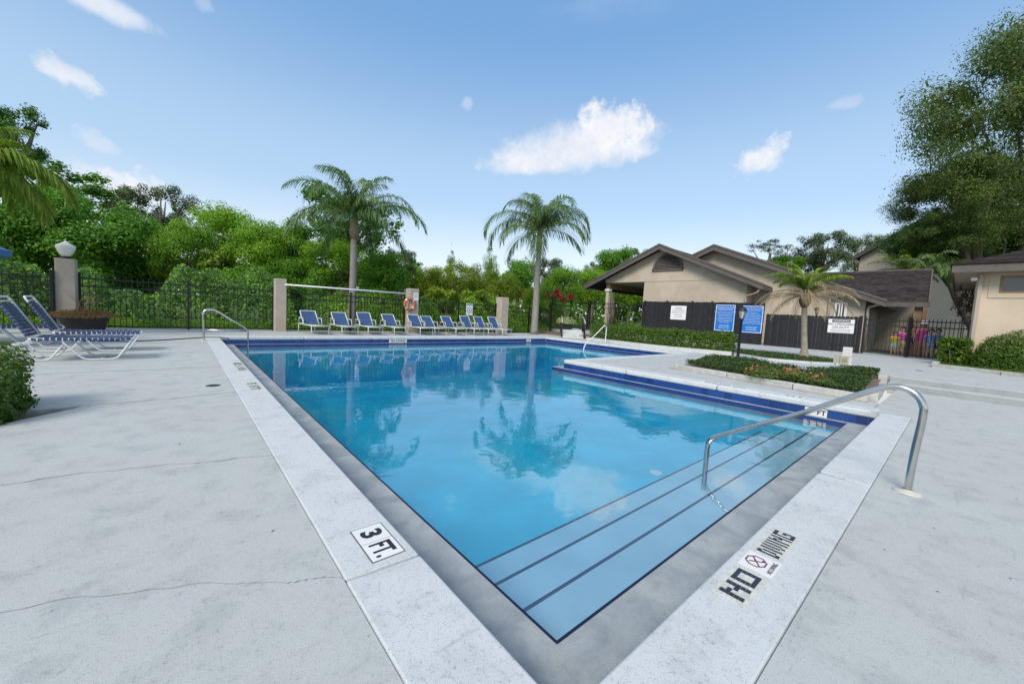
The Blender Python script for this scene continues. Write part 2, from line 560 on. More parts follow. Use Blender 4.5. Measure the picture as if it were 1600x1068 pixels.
def put(name, me, parent=None, loc=(0, 0, 0), rot=(0, 0, 0), scale=(1, 1, 1)):
    o = bpy.data.objects.new(name, me)
    COL.objects.link(o)
    o.location = loc
    o.rotation_euler = rot
    o.scale = scale
    if parent:
        o.parent = parent
    return o


def tag(o, label=None, cat=None, group=None, kind=None):
    for k, v in (('label', label), ('category', cat), ('group', group), ('kind', kind)):
        if v:
            o[k] = v
    return o


def thing(name, label, cat, loc=(0, 0, 0), rz=0.0, group=None):
    o = bpy.data.objects.new(name, None)
    COL.objects.link(o)
    o.location = loc
    o.rotation_euler = (0, 0, rz)
    o.empty_display_size = 0.2
    return tag(o, label, cat, group)


def kids(o):
    return [c for c in bpy.data.objects if c.parent == o]


def copy_tree(o, loc=None, rz=None, label=None, parent=None, scale=None):
    c = o.copy()
    COL.objects.link(c)
    c.parent = parent
    for ch in o.children:
        copy_tree(ch, parent=c)
    if loc is not None:
        c.location = loc
    if rz is not None:
        c.rotation_euler = (0, 0, rz)
    if label:
        c['label'] = label
    if scale:
        c.scale = scale
    return c


def text_mesh(s, size, bold=0.0, mname='lettering', m=None, align='CENTER', spacing=1.0):
    cu = bpy.data.curves.new(mname, 'FONT')
    cu.body = s
    cu.size = size
    cu.align_x = align
    cu.align_y = 'CENTER'
    cu.offset = bold
    cu.space_line = spacing
    cu.resolution_u = 3
    ob = bpy.data.objects.new('tmp', cu)
    COL.objects.link(ob)
    me = bpy.data.meshes.new_from_object(ob)
    bpy.data.objects.remove(ob)
    bpy.data.curves.remove(cu)
    me.name = mname
    if m:
        me.materials.clear()
        me.materials.append(m)
    return me


def arc(c, r, a0, a1, n, ux, uy):
    c, ux, uy = Vector(c), Vector(ux), Vector(uy)
    return [c + ux * (r * math.cos(a0 + (a1 - a0) * i / n)) + uy * (r * math.sin(a0 + (a1 - a0) * i / n)) for i in range(n + 1)]


# ------------------------------------------------------------------ ground
Z_UP = 0.26
ground = MB()
hole = (0.6, 0.4, 15.7, 15.3)
gs = 900
for (x0, y0, x1, y1) in ((-gs, -gs, hole[0], gs), (hole[2], -gs, gs, gs), (hole[0], -gs, hole[2], hole[1]), (hole[0], hole[3], hole[2], gs)):
    ground.add([(x0, y0, -0.12), (x1, y0, -0.12), (x1, y1, -0.12), (x0, y1, -0.12)], [(0, 1, 2, 3)])
tag(ground.build('ground', M_ground), kind='structure')

# ------------------------------------------------------------------ swimming pool
ZL, ZW, ZC = -0.24, -0.275, -0.09
XL, YN = 0.893, 0.682            # inner coping edges (left, near)
XLO, YNO = 0.545, 0.349          # outer coping edges
XR, YP, XF, YF = 8.19, 7.205, 15.38, 14.97   # right edge, peninsula far edge, far right edge, far edge
NL, NN, NR, NP, NXF, NF = 1.274, 1.053, 8.10, YP + 0.34, XF - 0.09, YF - 0.09   # ledge noses

pool = tag(thing('swimming_pool', 'L shaped blue swimming pool with white coping', 'pool'), kind='structure')
for k in ('label', 'category'):
    del pool[k]


def slab(name, poly, z0, z1, m, parent, bev=0.012, seg=2):
    o = MB().prism(poly, z0, z1).build(name, m, parent)
    b = o.modifiers.new('edge', 'BEVEL')
    b.width = bev
    b.segments = seg
    b.limit_method = 'ANGLE'
    b.angle_limit = R(40)
    return o


def wob(x, seed, amp=0.008):
    return amp * (math.sin(x * 5.1 + seed) + 0.6 * math.sin(x * 13.7 + seed * 2.3) + 0.35 * math.sin(x * 31 + seed * 4.1))


# coping: painted slabs with narrow open joints
gap = 0.005
ys = [YNO + 0.36, 1.66, 3.40, 6.06, 8.42, 10.75, 13.0, 15.3]


def edge_x(yj, x0, x1, seed, n=6):
    return [(x0 + (x1 - x0) * i / n, yj + wob(x0 + (x1 - x0) * i / n, seed, 0.004) + 0.08 * (x1 - x0) * (0.5 - i / n)) for i in range(n + 1)]


for i in range(len(ys) - 1):
    a, b = ys[i] + gap, ys[i + 1] - gap
    poly = edge_x(a, XLO + 0.002, XL, i) + list(reversed(edge_x(b, XLO + 0.002, XL, i + 1)))
    slab('coping_slab', poly, ZC, 0.004, M_coping, pool, 0.010, 2)
xs = [XLO, 4.16, 8.20]
for i in range(2):
    a, b = xs[i] + gap, xs[i + 1] - gap
    y1 = YN
    poly = [(a, YNO + 0.002), (b, YNO + 0.002), (b - 0.03, y1), (a + 0.05 * i, y1)]
    slab('coping_slab', poly, ZC, 0.004, M_coping, pool, 0.010, 2)
# right and far coping
yb = [YN + 0.02, 3.1, 5.2, YP]
for i in range(3):
    slab('coping_slab', [(XR, yb[i] + gap), (XR + 0.42, yb[i] + gap), (XR + 0.42, yb[i + 1] - gap), (XR, yb[i + 1] - gap)], ZC - 0.02, 0.004, M_coping, pool, 0.035, 4)
xb = [XR + 0.42, 10.7, 13.0, XF + 0.4]
for i in range(3):
    slab('coping_slab', [(xb[i] + gap, YP - 0.36), (xb[i + 1] - gap, YP - 0.36), (xb[i + 1] - gap, YP), (xb[i] + gap, YP)], ZC - 0.02, 0.004, M_coping, pool, 0.03, 3)
yb = [YP, 9.2, 11.4, 13.4, YF]
for i in range(4):
    slab('coping_slab', [(XF, yb[i] + gap), (XF + 0.4, yb[i] + gap), (XF + 0.4, yb[i + 1] - gap), (XF, yb[i + 1] - gap)], ZC - 0.02, 0.004, M_coping, pool, 0.035, 4)
xb = [XL, 3.3, 5.7, 8.1, 10.5, 12.9, XF + 0.4]
for i in range(6):
    slab('coping_slab', [(xb[i] + gap, YF), (xb[i + 1] - gap, YF), (xb[i + 1] - gap, YF + 0.36), (xb[i] + gap, YF + 0.36)], ZC - 0.02, 0.004, M_coping, pool, 0.035, 4)

# ledge round the water (gutter shelf), basin, steps
wl, wn, wr, wp, wxf, wf = XL - 0.02, YN - 0.02, XR + 0.02, YP - 0.02, XF + 0.02, YF + 0.02
lg = MB()


def ring(mb, x0, y0, x1, y1, z0, z1):
    mb.box(x0, y0, z0, x1, y1, z1)


ZB = -0.40
ring(lg, wl - 0.3, wn - 0.3, wr + 0.3, NN, ZB, ZL)             # near
ring(lg, wl - 0.3, NN, NL, NF, ZB, ZL)                         # left
ring(lg, wl - 0.3, NF, wxf + 0.3, wf + 0.3, ZB, ZL)            # far
ring(lg, NR, NN, wr + 0.3, wp - 0.3, ZB, ZL)                   # right
ring(lg, NXF, NP, wxf + 0.3, NF, ZB, ZL)                       # far right
ring(lg, NR, wp - 0.3, wxf + 0.3, NP, ZB, ZL)                  # along the peninsula
lg.build('ledge', M_ledge, pool)
wl_ = MB()
wl_.box(wl - 0.3, wn - 0.3, ZL, wl, wf + 0.3, ZC - 0.021)
wl_.box(wl, wn - 0.3, ZL, wr + 0.3, wn, ZC - 0.021)
wl_.box(wr, wn, ZL, wr + 0.3, wp, ZC - 0.021)
wl_.box(wr + 0.3, wp - 0.3, ZL, wxf + 0.3, wp, ZC - 0.021)
wl_.box(wxf, wp, ZL, wxf + 0.3, wf + 0.3, ZC - 0.021)
wl_.box(wl, wf, ZL, wxf, wf + 0.3, ZC - 0.021)
wl_.build('upper_wall', M_grout, pool)
# basin: floor that falls away to the far side and plaster walls under the ledge
bs = MB()
ZF0, ZF1 = -1.02, -1.75


def zf(y):
    return ZF0 + (ZF1 - ZF0) * max(0, min(1, (y - 5.0) / 7.0))


t_ = 0.25
for (x0, x1, y0, y1) in ((NL - 0.1, NR + 0.1, NN - 0.1, 5.0), (NL - 0.1, NR + 0.1, 5.0, 12.0), (NR + 0.1, NXF + 0.1, NP - 0.1, 12.0), (NL - 0.1, NXF + 0.1, 12.0, NF + 0.1)):
    bs.add([(x0, y0, zf(y0)), (x1, y0, zf(y0)), (x1, y1, zf(y1)), (x0, y1, zf(y1))], [(0, 1, 2, 3)])
for (xa, ya, xb_, yb_) in ((NL, NN, NL, NF), (NL, NF, NXF, NF), (NXF, NF, NXF, NP), (NXF, NP, NR, NP), (NR, NP, NR, NN), (NR, NN, NL, NN)):
    bs.add([(xa, ya, -2), (xb_, yb_, -2), (xb_, yb_, ZB - 0.001), (xa, ya, ZB - 0.001)], [(0, 1, 2, 3)])
bs.build('basin', M_plaster, pool)
fd = G(1025, 738, ZF0 + 0.004)
MB().lathe([(0.0, 0.004), (0.055, 0.004), (0.07, 0.008), (0.085, 0.008), (0.09, 0.0)], 20, fd).build('floor_fitting', mat('fitting_white', (0.75, 0.75, 0.72), 0.4), pool)
steps = [(NN - 0.05, 1.45, -0.43), (1.45, 1.85, -0.57), (1.85, 2.22, -0.70)]
for (y0, y1, z) in steps:
    o = MB().box(NL + 0.002, y0, -1.3, NR - 0.002, y1, z).build('step', M_step, pool)
    MB().box(NL + 0.004, y1 - 0.019, z - 0.019, NR - 0.004, y1 + 0.003, z + 0.004).build('step_edge_tile', M_navy, o)
# dark edging tile along the ledge noses, blue tile on the ones that face the camera
tr = MB()
tr.box(NL - 0.010, NN - 0.010, ZL - 0.06, NL + 0.003, NF, ZL + 0.003)
tr.box(NL + 0.003, NN - 0.011, ZL - 0.06, NR, NN + 0.003, ZL + 0.003)
tr.build('edge_tile', M_navy, pool)
tr = MB()
tr.box(NR - 0.003, NN + 0.003, ZL - 0.09, NR + 0.012, NP, ZL - 0.004)
tr.box(NL, NF - 0.003, ZL - 0.09, NXF, NF + 0.012, ZL - 0.004)
tr.box(NXF - 0.003, NP, ZL - 0.09, NXF + 0.012, NF - 0.003, ZL - 0.004)
tr.box(NR + 0.012, NP - 0.012, ZL - 0.09, NXF, NP + 0.003, ZL - 0.004)
tr.build('nose_tile', M_tile, pool)
# wall tiles
TS = 0.152
tile_me = MB().box(-TS / 2 + 0.003, -0.006, -0.064, TS / 2 - 0.003, 0.004, 0.064).mesh('wall_tile', M_tile)
zt = (ZL + ZC - 0.02) / 2
y = wn + TS / 2
while y < wp:
    put('wall_tile', tile_me, pool, (wr - 0.004 + random.uniform(-.001, .001), y, zt), (0, 0, R(-90)))
    y += TS
x = wl + TS / 2
while x < wxf:
    put('wall_tile', tile_me, pool, (x, wf - 0.004 + random.uniform(-.001, .001), zt))
    x += TS
y = wp + TS / 2
while y < wf:
    put('wall_tile', tile_me, pool, (wxf - 0.004 + random.uniform(-.001, .001), y, zt), (0, 0, R(-90)))
    y += TS

# water: one closed body
wt = MB()
wt.prism([(NL - 0.005, NN - 0.005), (NR + 0.005, NN - 0.005), (NR + 0.005, NP - 0.005), (NXF + 0.005, NP - 0.005), (NXF + 0.005, NF + 0.005), (NL - 0.005, NF + 0.005)], -2.2, ZW)
tag(wt.build('water', M_water), kind='structure')

# ------------------------------------------------------------------ deck
deck = tag(thing('pool_deck', '', ''), kind='structure')
for k in ('label', 'category'):
    if k in deck:
        del deck[k]


def jy(yj, a, seed):
    return lambda x: yj + a * (1 - math.exp(-(XLO - x) / 1.2)) + wob(x, seed, 0.018) + 0.004 * math.sin(x * 71 + seed * 3) * math.sin(x * 133 + seed) + 0.003 * math.sin(x * 191 + seed * 7)


jl = [jy(-2.5, 0, 1), jy(0.05, 0.3, 2), jy(1.70, 0.9, 3), jy(3.44, 0.45, 4), jy(6.08, -0.22, 5), jy(8.42, 0.0, 6), jy(10.75, 0, 7), jy(13.0, 0, 8), jy(15.3, 0, 9), jy(18.6, 0, 10)]
DB = -0.10
for i in range(len(jl) - 1):
    lo, hi = jl[i], jl[i + 1]
    ga, gb = (0.0021 * max(1.3, lo(0)), 0.0021 * max(1.3, hi(0)))
    X0 = -14.0
    n = 220
    xsn = [XLO - 0.002 - (XLO - X0) * (k / (n - 1)) ** 2.2 for k in range(n)]
    bot = [(x, lo(x) + ga) for x in xsn]
    top = [(x, hi(x) - gb) for x in xsn]
    if i == 3:      # bed cut out of this slab
        bot = [p for p in bot if p[0] > -2.7] + [(-2.75, jl[3](-2.75) + gap)]
        top = [p for p in top if p[0] > -0.83] + [(-0.83, 5.86)]
        poly = list(reversed(bot)) + top + [(-1.21, 5.42), (-1.8, 4.8)]
        slab('deck_slab', poly, DB, 0, M_deck, deck, 0.002, 1)
        continue
    slab('deck_slab', list(reversed(bot)) + top, DB, 0, M_deck, deck, 0.002, 1)
# near and right decks
jx = lambda xj, seed: (lambda y: xj + wob(y, seed, 0.014) - 0.04 * y)
jr = [XLO, 4.16, 8.1, 11.60]


def strip(x0f, x1f, y0, y1, n=22):
    yy = [y0 + (y1 - y0) * k / n for k in range(n + 1)]
    return [(x0f(y) + gap, y) for y in reversed(yy)] + [(x1f(y) - gap, y) for y in yy]


slab('deck_slab', strip(lambda y: XLO, jx(4.19, 1), -6, YNO - 0.002), DB, 0, M_deck, deck, 0.002, 1)
slab('deck_slab', strip(jx(4.19, 1), jx(8.22, 2), -6, YNO - 0.002), DB, 0, M_deck, deck, 0.002, 1)
SA, SB = G(1385, 606.5), G(1600, 636.6)       # foot of the stairs


def stair_x(y):
    return SA.x + (SB.x - SA.x) * (y - SA.y) / (SB.y - SA.y)


slab('deck_slab', strip(jx(8.22, 2), lambda y: stair_x(y) + 0.1, -6, 0.80), DB, 0, M_deck, deck, 0.002, 1)
slab('deck_slab', [(8.62, 0.81), (9.28, 0.81), (9.75, 4.95), (8.62, 4.95)], DB, 0, M_deck, deck, 0.002, 1)
slab('deck_slab', [(8.62, 4.96), (13.3, 4.96), (17.0, 5.5), (17.0, YP - 0.37), (8.62, YP - 0.37)], DB, 0, M_deck, deck, 0.002, 1)
CB = [G(900, 526.5), G(929, 530.5), G(1044, 546.5), G(1147, 555.5), G(1230, 567)]     # foot of the curb by the long hedge
slab('deck_slab', [(XF + 0.41, YP - 0.36), (17.0, YP - 0.36), (17.0, 12.9), (19.3, 13.8), (19.3, 18.6), (XF + 0.41, 18.6)], DB, 0, M_deck, deck, 0.002, 1)
xb = [XLO, 3.3, 5.7, 8.1, 10.5, 12.9, XF + 0.4]
for i in range(6):
    slab('deck_slab', [(xb[i] + gap, YF + 0.37), (xb[i + 1] - gap, YF + 0.37), (xb[i + 1] - gap, 18.6), (xb[i] + gap, 18.6)], DB, 0, M_deck, deck, 0.002, 1)
tag(MB().prism([(-0.84, 5.86), (-14, 5.9), (-14, 3.2), (-2.7, 3.3), (-1.2, 5.40)], -0.11, -0.03).build('bed_soil', M_mulch), kind='structure')

# upper walkway, two steps up on the right
terrace = tag(thing('walkway', '', ''), kind='structure')
for k in ('label', 'category'):
    if k in terrace:
        del terrace[k]
TR = 0.34
S_A, S_B = Vector((stair_x(0.95), 0.95)), Vector((stair_x(-6), -6))
nrm = Vector((1, 0, 0))
slab('stair_step', [(S_A.x, S_A.y), (S_B.x, S_B.y), (S_B.x + TR + 0.1, S_B.y), (S_A.x + TR + 0.1, S_A.y)], -0.1, 0.14, M_deck, terrace, 0.012, 2)
M_riser_shade = concrete_mat('riser_shade_grey', (0.33, 0.36, 0.365), 1.0, (0.36, 0.37, 0.36), 2.0)  # risers' shade painted in: darker, scuffed grey for thin added facings
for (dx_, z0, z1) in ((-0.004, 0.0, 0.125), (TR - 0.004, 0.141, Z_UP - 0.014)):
    MB().beam((S_A.x + dx_, S_A.y, (z0 + z1) / 2), (S_B.x + dx_, S_B.y, (z0 + z1) / 2), 0.012, z1 - z0).build('riser', M_riser_shade, terrace)
slab('walkway_slab', [(S_A.x + TR, S_A.y), (S_B.x + TR, S_B.y), (25.5, -6), (25.5, 20), (19.6, 20), (19.6, 7.3), (17.3, 5.6), (15.4, 5.2), (13.75, 4.75),
                      (12.3, 4.3), (12.2, 3.4), (11.35, 2.32), (12.76, 1.3), (12.72, 0.96)], -0.1, Z_UP, M_deck, terrace, 0.01, 2)
tag(MB().prism([(16.7, 5.85), (16.1, 7.9), (16.05, 9.5), (16.6, 13.0), (17.6, 13.6), (17.9, 18.4), (19.55, 18.4), (19.55, 7.4), (17.3, 5.7)], -0.1, 0.14).build('bed_soil', M_mulch), kind='structure')
tag(MB().prism([(25.5, -40), (90, -40), (90, 60), (25.5, 60)], -0.1, Z_UP - 0.02).build('terrain', M_ground), kind='structure')
curb = thing('garden_curb', 'low white painted curb along the foot of the long clipped hedge', 'curb', (15.4, 6, 0))
cpts = [(16.65, 5.85), (16.05, 7.9), (16.0, 9.5), (16.55, 13.0)]
for a, b in zip(cpts[:-1], cpts[1:]):
    MB().beam((a[0] - 15.4, a[1] - 6, 0.085), (b[0] - 15.4, b[1] - 6, 0.085), 0.12, 0.17).build('curb_stone', M_coping, curb)

# ------------------------------------------------------------------ flower bed between pool and walkway
bed = thing('flower_bed', 'raised bed edged with white timbers holding groundcover and coral flowers beside the pool', 'flower bed', (10.5, 2.8, 0))


def bed_timber(a, b, w=0.13, z0=0.0, z1=0.13):
    a, b = Vector(a), Vector(b)
    c = Vector((10.5, 2.8, 0))
    o = MB().beam(Vector((a.x, a.y, (z0 + z1) / 2)) - c, Vector((b.x, b.y, (z0 + z1) / 2)) - c, w, z1 - z0).build('edging_timber', M_timber, bed)
    m = o.modifiers.new('edge', 'BEVEL')
    m.width = 0.015
    m.segments = 2
    return o


bed_timber((9.85, 4.80, 0), (9.62, 3.42, 0))
bed_timber((9.615, 3.40, 0), (9.40, 2.10, 0))
bed_timber((9.395, 2.08, 0), (9.20, 0.95, 0))
bed_timber((9.32, 0.90, 0), (10.35, 0.93, 0), 0.13, 0, 0.16)
bed_timber((11.72, 1.02, 0.1), (12.62, 1.08, 0), 0.15, 0.1, 0.30)
bed_timber((10.4, 0.95, 0), (11.68, 1.0, 0), 0.13, 0, 0.10)
so = MB().add([(-0.58, 2.0, 0.08), (-1.2, -1.8, 0.08), (2.1, -1.75, 0.25), (2.2, -1.2, 0.27), (0.9, -0.45, 0.26), (1.55, 1.0, 0.18), (1.35, 2.0, 0.1)],
              [(0, 1, 2, 3, 4, 5, 6)]).build('soil', M_mulch, bed)


# ------------------------------------------------------------------ foliage
def leaf_mesh(name, P, N, L, W, m, tone=None, droop=0.0):
    """one rhombic folded leaf per point: P positions, N facing directions, L length, W width"""
    n = len(P)
    N = N / (np.linalg.norm(N, axis=1, keepdims=True) + 1e-9)
    a = rng.normal(size=(n, 3))
    T = a - N * np.sum(a * N, 1, keepdims=True)
    T /= np.linalg.norm(T, axis=1, keepdims=True) + 1e-9
    T[:, 2] -= droop
    T /= np.linalg.norm(T, axis=1, keepdims=True) + 1e-9
    B = np.cross(N, T)
    L = np.broadcast_to(np.asarray(L, float), (n,))[:, None]
    W = np.broadcast_to(np.asarray(W, float), (n,))[:, None]
    V = np.empty((n, 4, 3))
    V[:, 0] = P - T * L * 0.5
    V[:, 1] = P + B * W * 0.5 + N * W * 0.18
    V[:, 2] = P + T * L * 0.5
    V[:, 3] = P - B * W * 0.5 + N * W * 0.18
    me = bpy.data.meshes.new(name)
    me.vertices.add(4 * n)
    me.vertices.foreach_set('co', V.ravel())
    me.loops.add(4 * n)
    me.loops.foreach_set('vertex_index', np.arange(4 * n, dtype=np.int32))
    me.polygons.add(n)
    me.polygons.foreach_set('loop_start', np.arange(0, 4 * n, 4, dtype=np.int32))
    me.update(calc_edges=True)
    at = me.attributes.new('tone', 'FLOAT', 'FACE')
    at.data.foreach_set('value', (rng.random(n) if tone is None else tone).astype(np.float32))
    if m:
        me.materials.append(m)
    return me


def lobes_crown(name, m, n_lobes=26, n_leaf=15000, lobe=(0.22, 0.42), leaf=0.06, shape='round', ragged=0.12, flat=1.0, seed=1, inner=1200, aspect=0.55, hang=0.0):
    """crown of unit radius: leaves on the skins of overlapping lobes, big leaves within"""
    g = np.random.default_rng(seed)
    cs, rs = [], []
    while len(cs) < n_lobes:
        p = g.uniform(-1, 1, 3)
        r = g.uniform(*lobe)
        if shape == 'cone':
            z = p[2]
            lim = 0.12 + 0.5 * (1 - z) / 2
            if math.hypot(p[0], p[1]) > lim:
                continue
            r *= 0.35 + 0.65 * (1 - z) / 2
        elif shape == 'dome':
            if p[2] < -0.95 or np.linalg.norm(p * (1, 1, 0.9)) > 0.86 - r * 0.25:
                continue
        else:
            q = np.linalg.norm(p)
            if q > 1.0 - r * 0.75 or q < 0.30:
                continue
        cs.append(p)
        rs.append(r)
    cs, rs = np.array(cs), np.array(rs)
    w = rs ** 2 / np.sum(rs ** 2)
    k = g.choice(n_lobes, n_leaf, p=w)
    d = g.normal(size=(n_leaf, 3))
    d[:, 2] = d[:, 2] * 0.9 + 0.25
    d /= np.linalg.norm(d, axis=1, keepdims=True)
    rad = rs[k] * (1.0 - 0.35 * g.random(n_leaf) ** 1.5 + ragged * g.normal(size=n_leaf))
    P = cs[k] + d * rad[:, None] * np.array([1, 1, flat])
    P[:, 2] -= hang * g.random(n_leaf) ** 2 * 0.25
    N = d + g.normal(size=(n_leaf, 3)) * 0.55
    N[:, 2] += 0.35
    L = leaf * g.uniform(0.6, 1.35, n_leaf)
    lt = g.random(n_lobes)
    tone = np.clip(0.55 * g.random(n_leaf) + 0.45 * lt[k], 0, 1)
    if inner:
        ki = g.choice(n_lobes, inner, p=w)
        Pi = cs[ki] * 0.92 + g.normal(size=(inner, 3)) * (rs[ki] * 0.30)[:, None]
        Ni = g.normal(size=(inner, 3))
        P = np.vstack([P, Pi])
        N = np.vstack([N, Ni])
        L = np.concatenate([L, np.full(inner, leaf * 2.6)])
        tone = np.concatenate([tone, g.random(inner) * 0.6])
    return leaf_mesh(name, P, N, L, L * aspect, m, tone, droop=hang)


def trunk_mb(h, r, crown_c, crown_r, seed=0, limbs=6):
    g = random.Random(seed)
    mb = MB()
    top = Vector(crown_c)
    pts = [Vector((0, 0, -0.15))]
    for i in range(1, 5):
        f = i / 4
        pts.append(Vector((top.x * f + g.uniform(-.06, .06) * h * 0.3, top.y * f + g.uniform(-.06, .06) * h * 0.3, top.z * f)))
    mb.tube(pts, [r * 1.25, r, r * 0.85, r * 0.7, r * 0.45], 8)
    for i in range(limbs):
        a = g.uniform(0, 6.28)
        s = pts[2].lerp(pts[3], g.random())
        e = top + Vector((math.cos(a) * crown_r[0] * 0.65, math.sin(a) * crown_r[1] * 0.65, g.uniform(-0.35, 0.5) * crown_r[2]))
        m = s.lerp(e, 0.5) + Vector((0, 0, 0.12 * crown_r[2]))
        mb.tube([s, m, e], [r * 0.45, r * 0.28, r * 0.1], 6)
    return mb


CR = {}


def crown_mesh(kind):
    if kind in CR:
        return CR[kind]
    spec = {
        'dark': dict(m=L_dark, n_lobes=34, n_leaf=15000, leaf=0.055, seed=11),
        'mid': dict(m=L_mid, n_lobes=30, n_leaf=15000, leaf=0.060, seed=12),
        'vine': dict(m=L_mid, n_lobes=44, n_leaf=17000, leaf=0.055, lobe=(0.16, 0.36), shape='dome', seed=13, hang=0.5),
        'bright': dict(m=L_bright, n_lobes=34, n_leaf=15000, leaf=0.050, seed=14),
        'willow': dict(m=L_bright, n_lobes=40, n_leaf=17000, leaf=0.055, seed=15, aspect=0.3, lobe=(0.16, 0.36), hang=0.6),
        'olive': dict(m=L_olive, n_lobes=46, n_leaf=18000, leaf=0.045, seed=16, lobe=(0.16, 0.32), aspect=0.4),
        'grey': dict(m=L_grey, n_lobes=48, n_leaf=13000, leaf=0.045, seed=17, lobe=(0.10, 0.26), inner=500),
        'loose': dict(m=L_mid, n_lobes=40, n_leaf=6500, leaf=0.085, seed=18, lobe=(0.10, 0.24), inner=120, ragged=0.25),
        'darkloose': dict(m=L_dark, n_lobes=46, n_leaf=8500, leaf=0.065, seed=19, lobe=(0.10, 0.26), inner=400, ragged=0.25),
        'yellow': dict(m=L_yellow, n_lobes=26, n_leaf=2600, leaf=0.16, seed=20, lobe=(0.16, 0.30), inner=60, ragged=0.25, aspect=0.42),
        'cone': dict(m=L_mid, n_lobes=44, n_leaf=9000, leaf=0.050, seed=21, shape='cone', lobe=(0.16, 0.34), aspect=0.35, inner=300),
        'oak': dict(m=L_oak, n_lobes=110, n_leaf=95000, leaf=0.0205, seed=22, lobe=(0.10, 0.25), inner=6000, ragged=0.24, aspect=0.5, hang=0.35, flat=0.66),
        'oak2': dict(m=L_oak, n_lobes=60, n_leaf=20000, leaf=0.040, seed=23, lobe=(0.10, 0.26), inner=600, ragged=0.28, aspect=0.5, hang=0.3),
        'purple': dict(m=leaf_mat('leaf_purple', [(0.05, 0.03, 0.03), (0.10, 0.06, 0.05), (0.08, 0.10, 0.04)], 0.3), n_lobes=34, n_leaf=1300, leaf=0.12, seed=29, lobe=(0.10, 0.25), inner=0, ragged=0.35),
        'twig': dict(m=L_grey, n_lobes=40, n_leaf=3600, leaf=0.060, seed=24, lobe=(0.08, 0.20), inner=0, ragged=0.3),
    }[kind]
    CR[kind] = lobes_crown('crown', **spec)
    return CR[kind]


TREE_N = [0]


def tree(px, py, rx, ry, depth, kind, label, cat='tree', group=None, zg=-0.1, name=None, trunk=True, ry_depth=None, base_px=None, trunk_r=None):
    """crown centred on the sight line px, py at that depth; half sizes given in picture px at the depth"""
    c = atd(px, py, depth)
    k = depth / FPX
    sx, sz = rx * k, ry * k
    TREE_N[0] += 1
    nm = name or {'cone': 'conifer_tree', 'yellow': 'broadleaf_shrub', 'oak': 'oak_tree', 'oak2': 'oak_tree'}.get(kind, 'tree')
    bx = atd(base_px, py, depth) if base_px else c
    dx_ = Vector((c.x - bx.x, c.y - bx.y, 0))
    t = thing(nm, label, cat, (bx.x, bx.y, zg), 0, group)
    sy = (ry_depth or min(sx, 3.2))
    cr = put('crown', crown_mesh(kind), t, (dx_.x, dx_.y, c.z - zg), (0, 0, random.uniform(0, 6.28) if abs(sx - sy) < 0.3 * sx else YAW + random.choice((0, math.pi))), (sx, sy, sz))
    if trunk:
        trunk_mb(c.z - zg, trunk_r or max(0.06, min(0.32, 0.045 * (c.z - zg))), (dx_.x, dx_.y, (c.z - zg)), (sx, sy, sz), TREE_N[0], 0 if kind == 'cone' else 6).build('trunk', M_bark, t)
    return t


GB = 'trees and shrubs behind the pool fence'
# left: vine hung thicket
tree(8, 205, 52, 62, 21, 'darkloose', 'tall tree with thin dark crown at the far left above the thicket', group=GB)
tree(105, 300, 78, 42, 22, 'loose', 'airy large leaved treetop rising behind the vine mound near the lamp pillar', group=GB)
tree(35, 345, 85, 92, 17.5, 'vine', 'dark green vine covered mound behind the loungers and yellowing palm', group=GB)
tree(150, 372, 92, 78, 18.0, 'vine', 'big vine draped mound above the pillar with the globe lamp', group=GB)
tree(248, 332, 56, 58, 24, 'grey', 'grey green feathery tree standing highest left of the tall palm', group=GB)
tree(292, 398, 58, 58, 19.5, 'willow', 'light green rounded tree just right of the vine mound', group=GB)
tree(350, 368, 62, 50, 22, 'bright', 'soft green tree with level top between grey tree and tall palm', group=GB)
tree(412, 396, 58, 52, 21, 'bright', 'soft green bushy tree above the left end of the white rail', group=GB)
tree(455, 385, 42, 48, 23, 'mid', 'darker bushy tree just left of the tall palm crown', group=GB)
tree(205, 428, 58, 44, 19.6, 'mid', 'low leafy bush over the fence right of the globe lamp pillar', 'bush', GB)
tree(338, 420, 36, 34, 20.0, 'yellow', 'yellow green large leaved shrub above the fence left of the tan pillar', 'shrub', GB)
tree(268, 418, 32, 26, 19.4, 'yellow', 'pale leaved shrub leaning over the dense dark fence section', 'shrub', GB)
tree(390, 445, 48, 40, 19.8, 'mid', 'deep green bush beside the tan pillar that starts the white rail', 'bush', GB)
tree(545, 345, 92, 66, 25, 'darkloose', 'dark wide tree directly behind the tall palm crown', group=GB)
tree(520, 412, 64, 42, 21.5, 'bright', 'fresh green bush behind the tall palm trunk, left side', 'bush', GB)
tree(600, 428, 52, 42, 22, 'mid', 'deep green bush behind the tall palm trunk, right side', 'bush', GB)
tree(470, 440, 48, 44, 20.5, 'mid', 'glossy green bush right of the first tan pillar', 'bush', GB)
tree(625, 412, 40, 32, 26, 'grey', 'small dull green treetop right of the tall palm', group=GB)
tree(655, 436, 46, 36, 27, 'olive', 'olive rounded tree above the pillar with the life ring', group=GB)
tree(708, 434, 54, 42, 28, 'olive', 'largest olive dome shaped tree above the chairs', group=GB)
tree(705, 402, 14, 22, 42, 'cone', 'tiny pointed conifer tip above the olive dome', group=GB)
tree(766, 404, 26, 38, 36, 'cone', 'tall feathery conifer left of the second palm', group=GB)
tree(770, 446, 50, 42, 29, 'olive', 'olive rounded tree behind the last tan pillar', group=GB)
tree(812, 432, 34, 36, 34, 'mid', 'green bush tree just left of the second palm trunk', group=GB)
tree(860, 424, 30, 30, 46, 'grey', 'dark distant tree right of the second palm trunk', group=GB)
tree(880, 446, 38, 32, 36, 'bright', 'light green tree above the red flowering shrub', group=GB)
tree(922, 450, 42, 34, 40, 'bright', 'light green tree by the open porch column', group=GB)
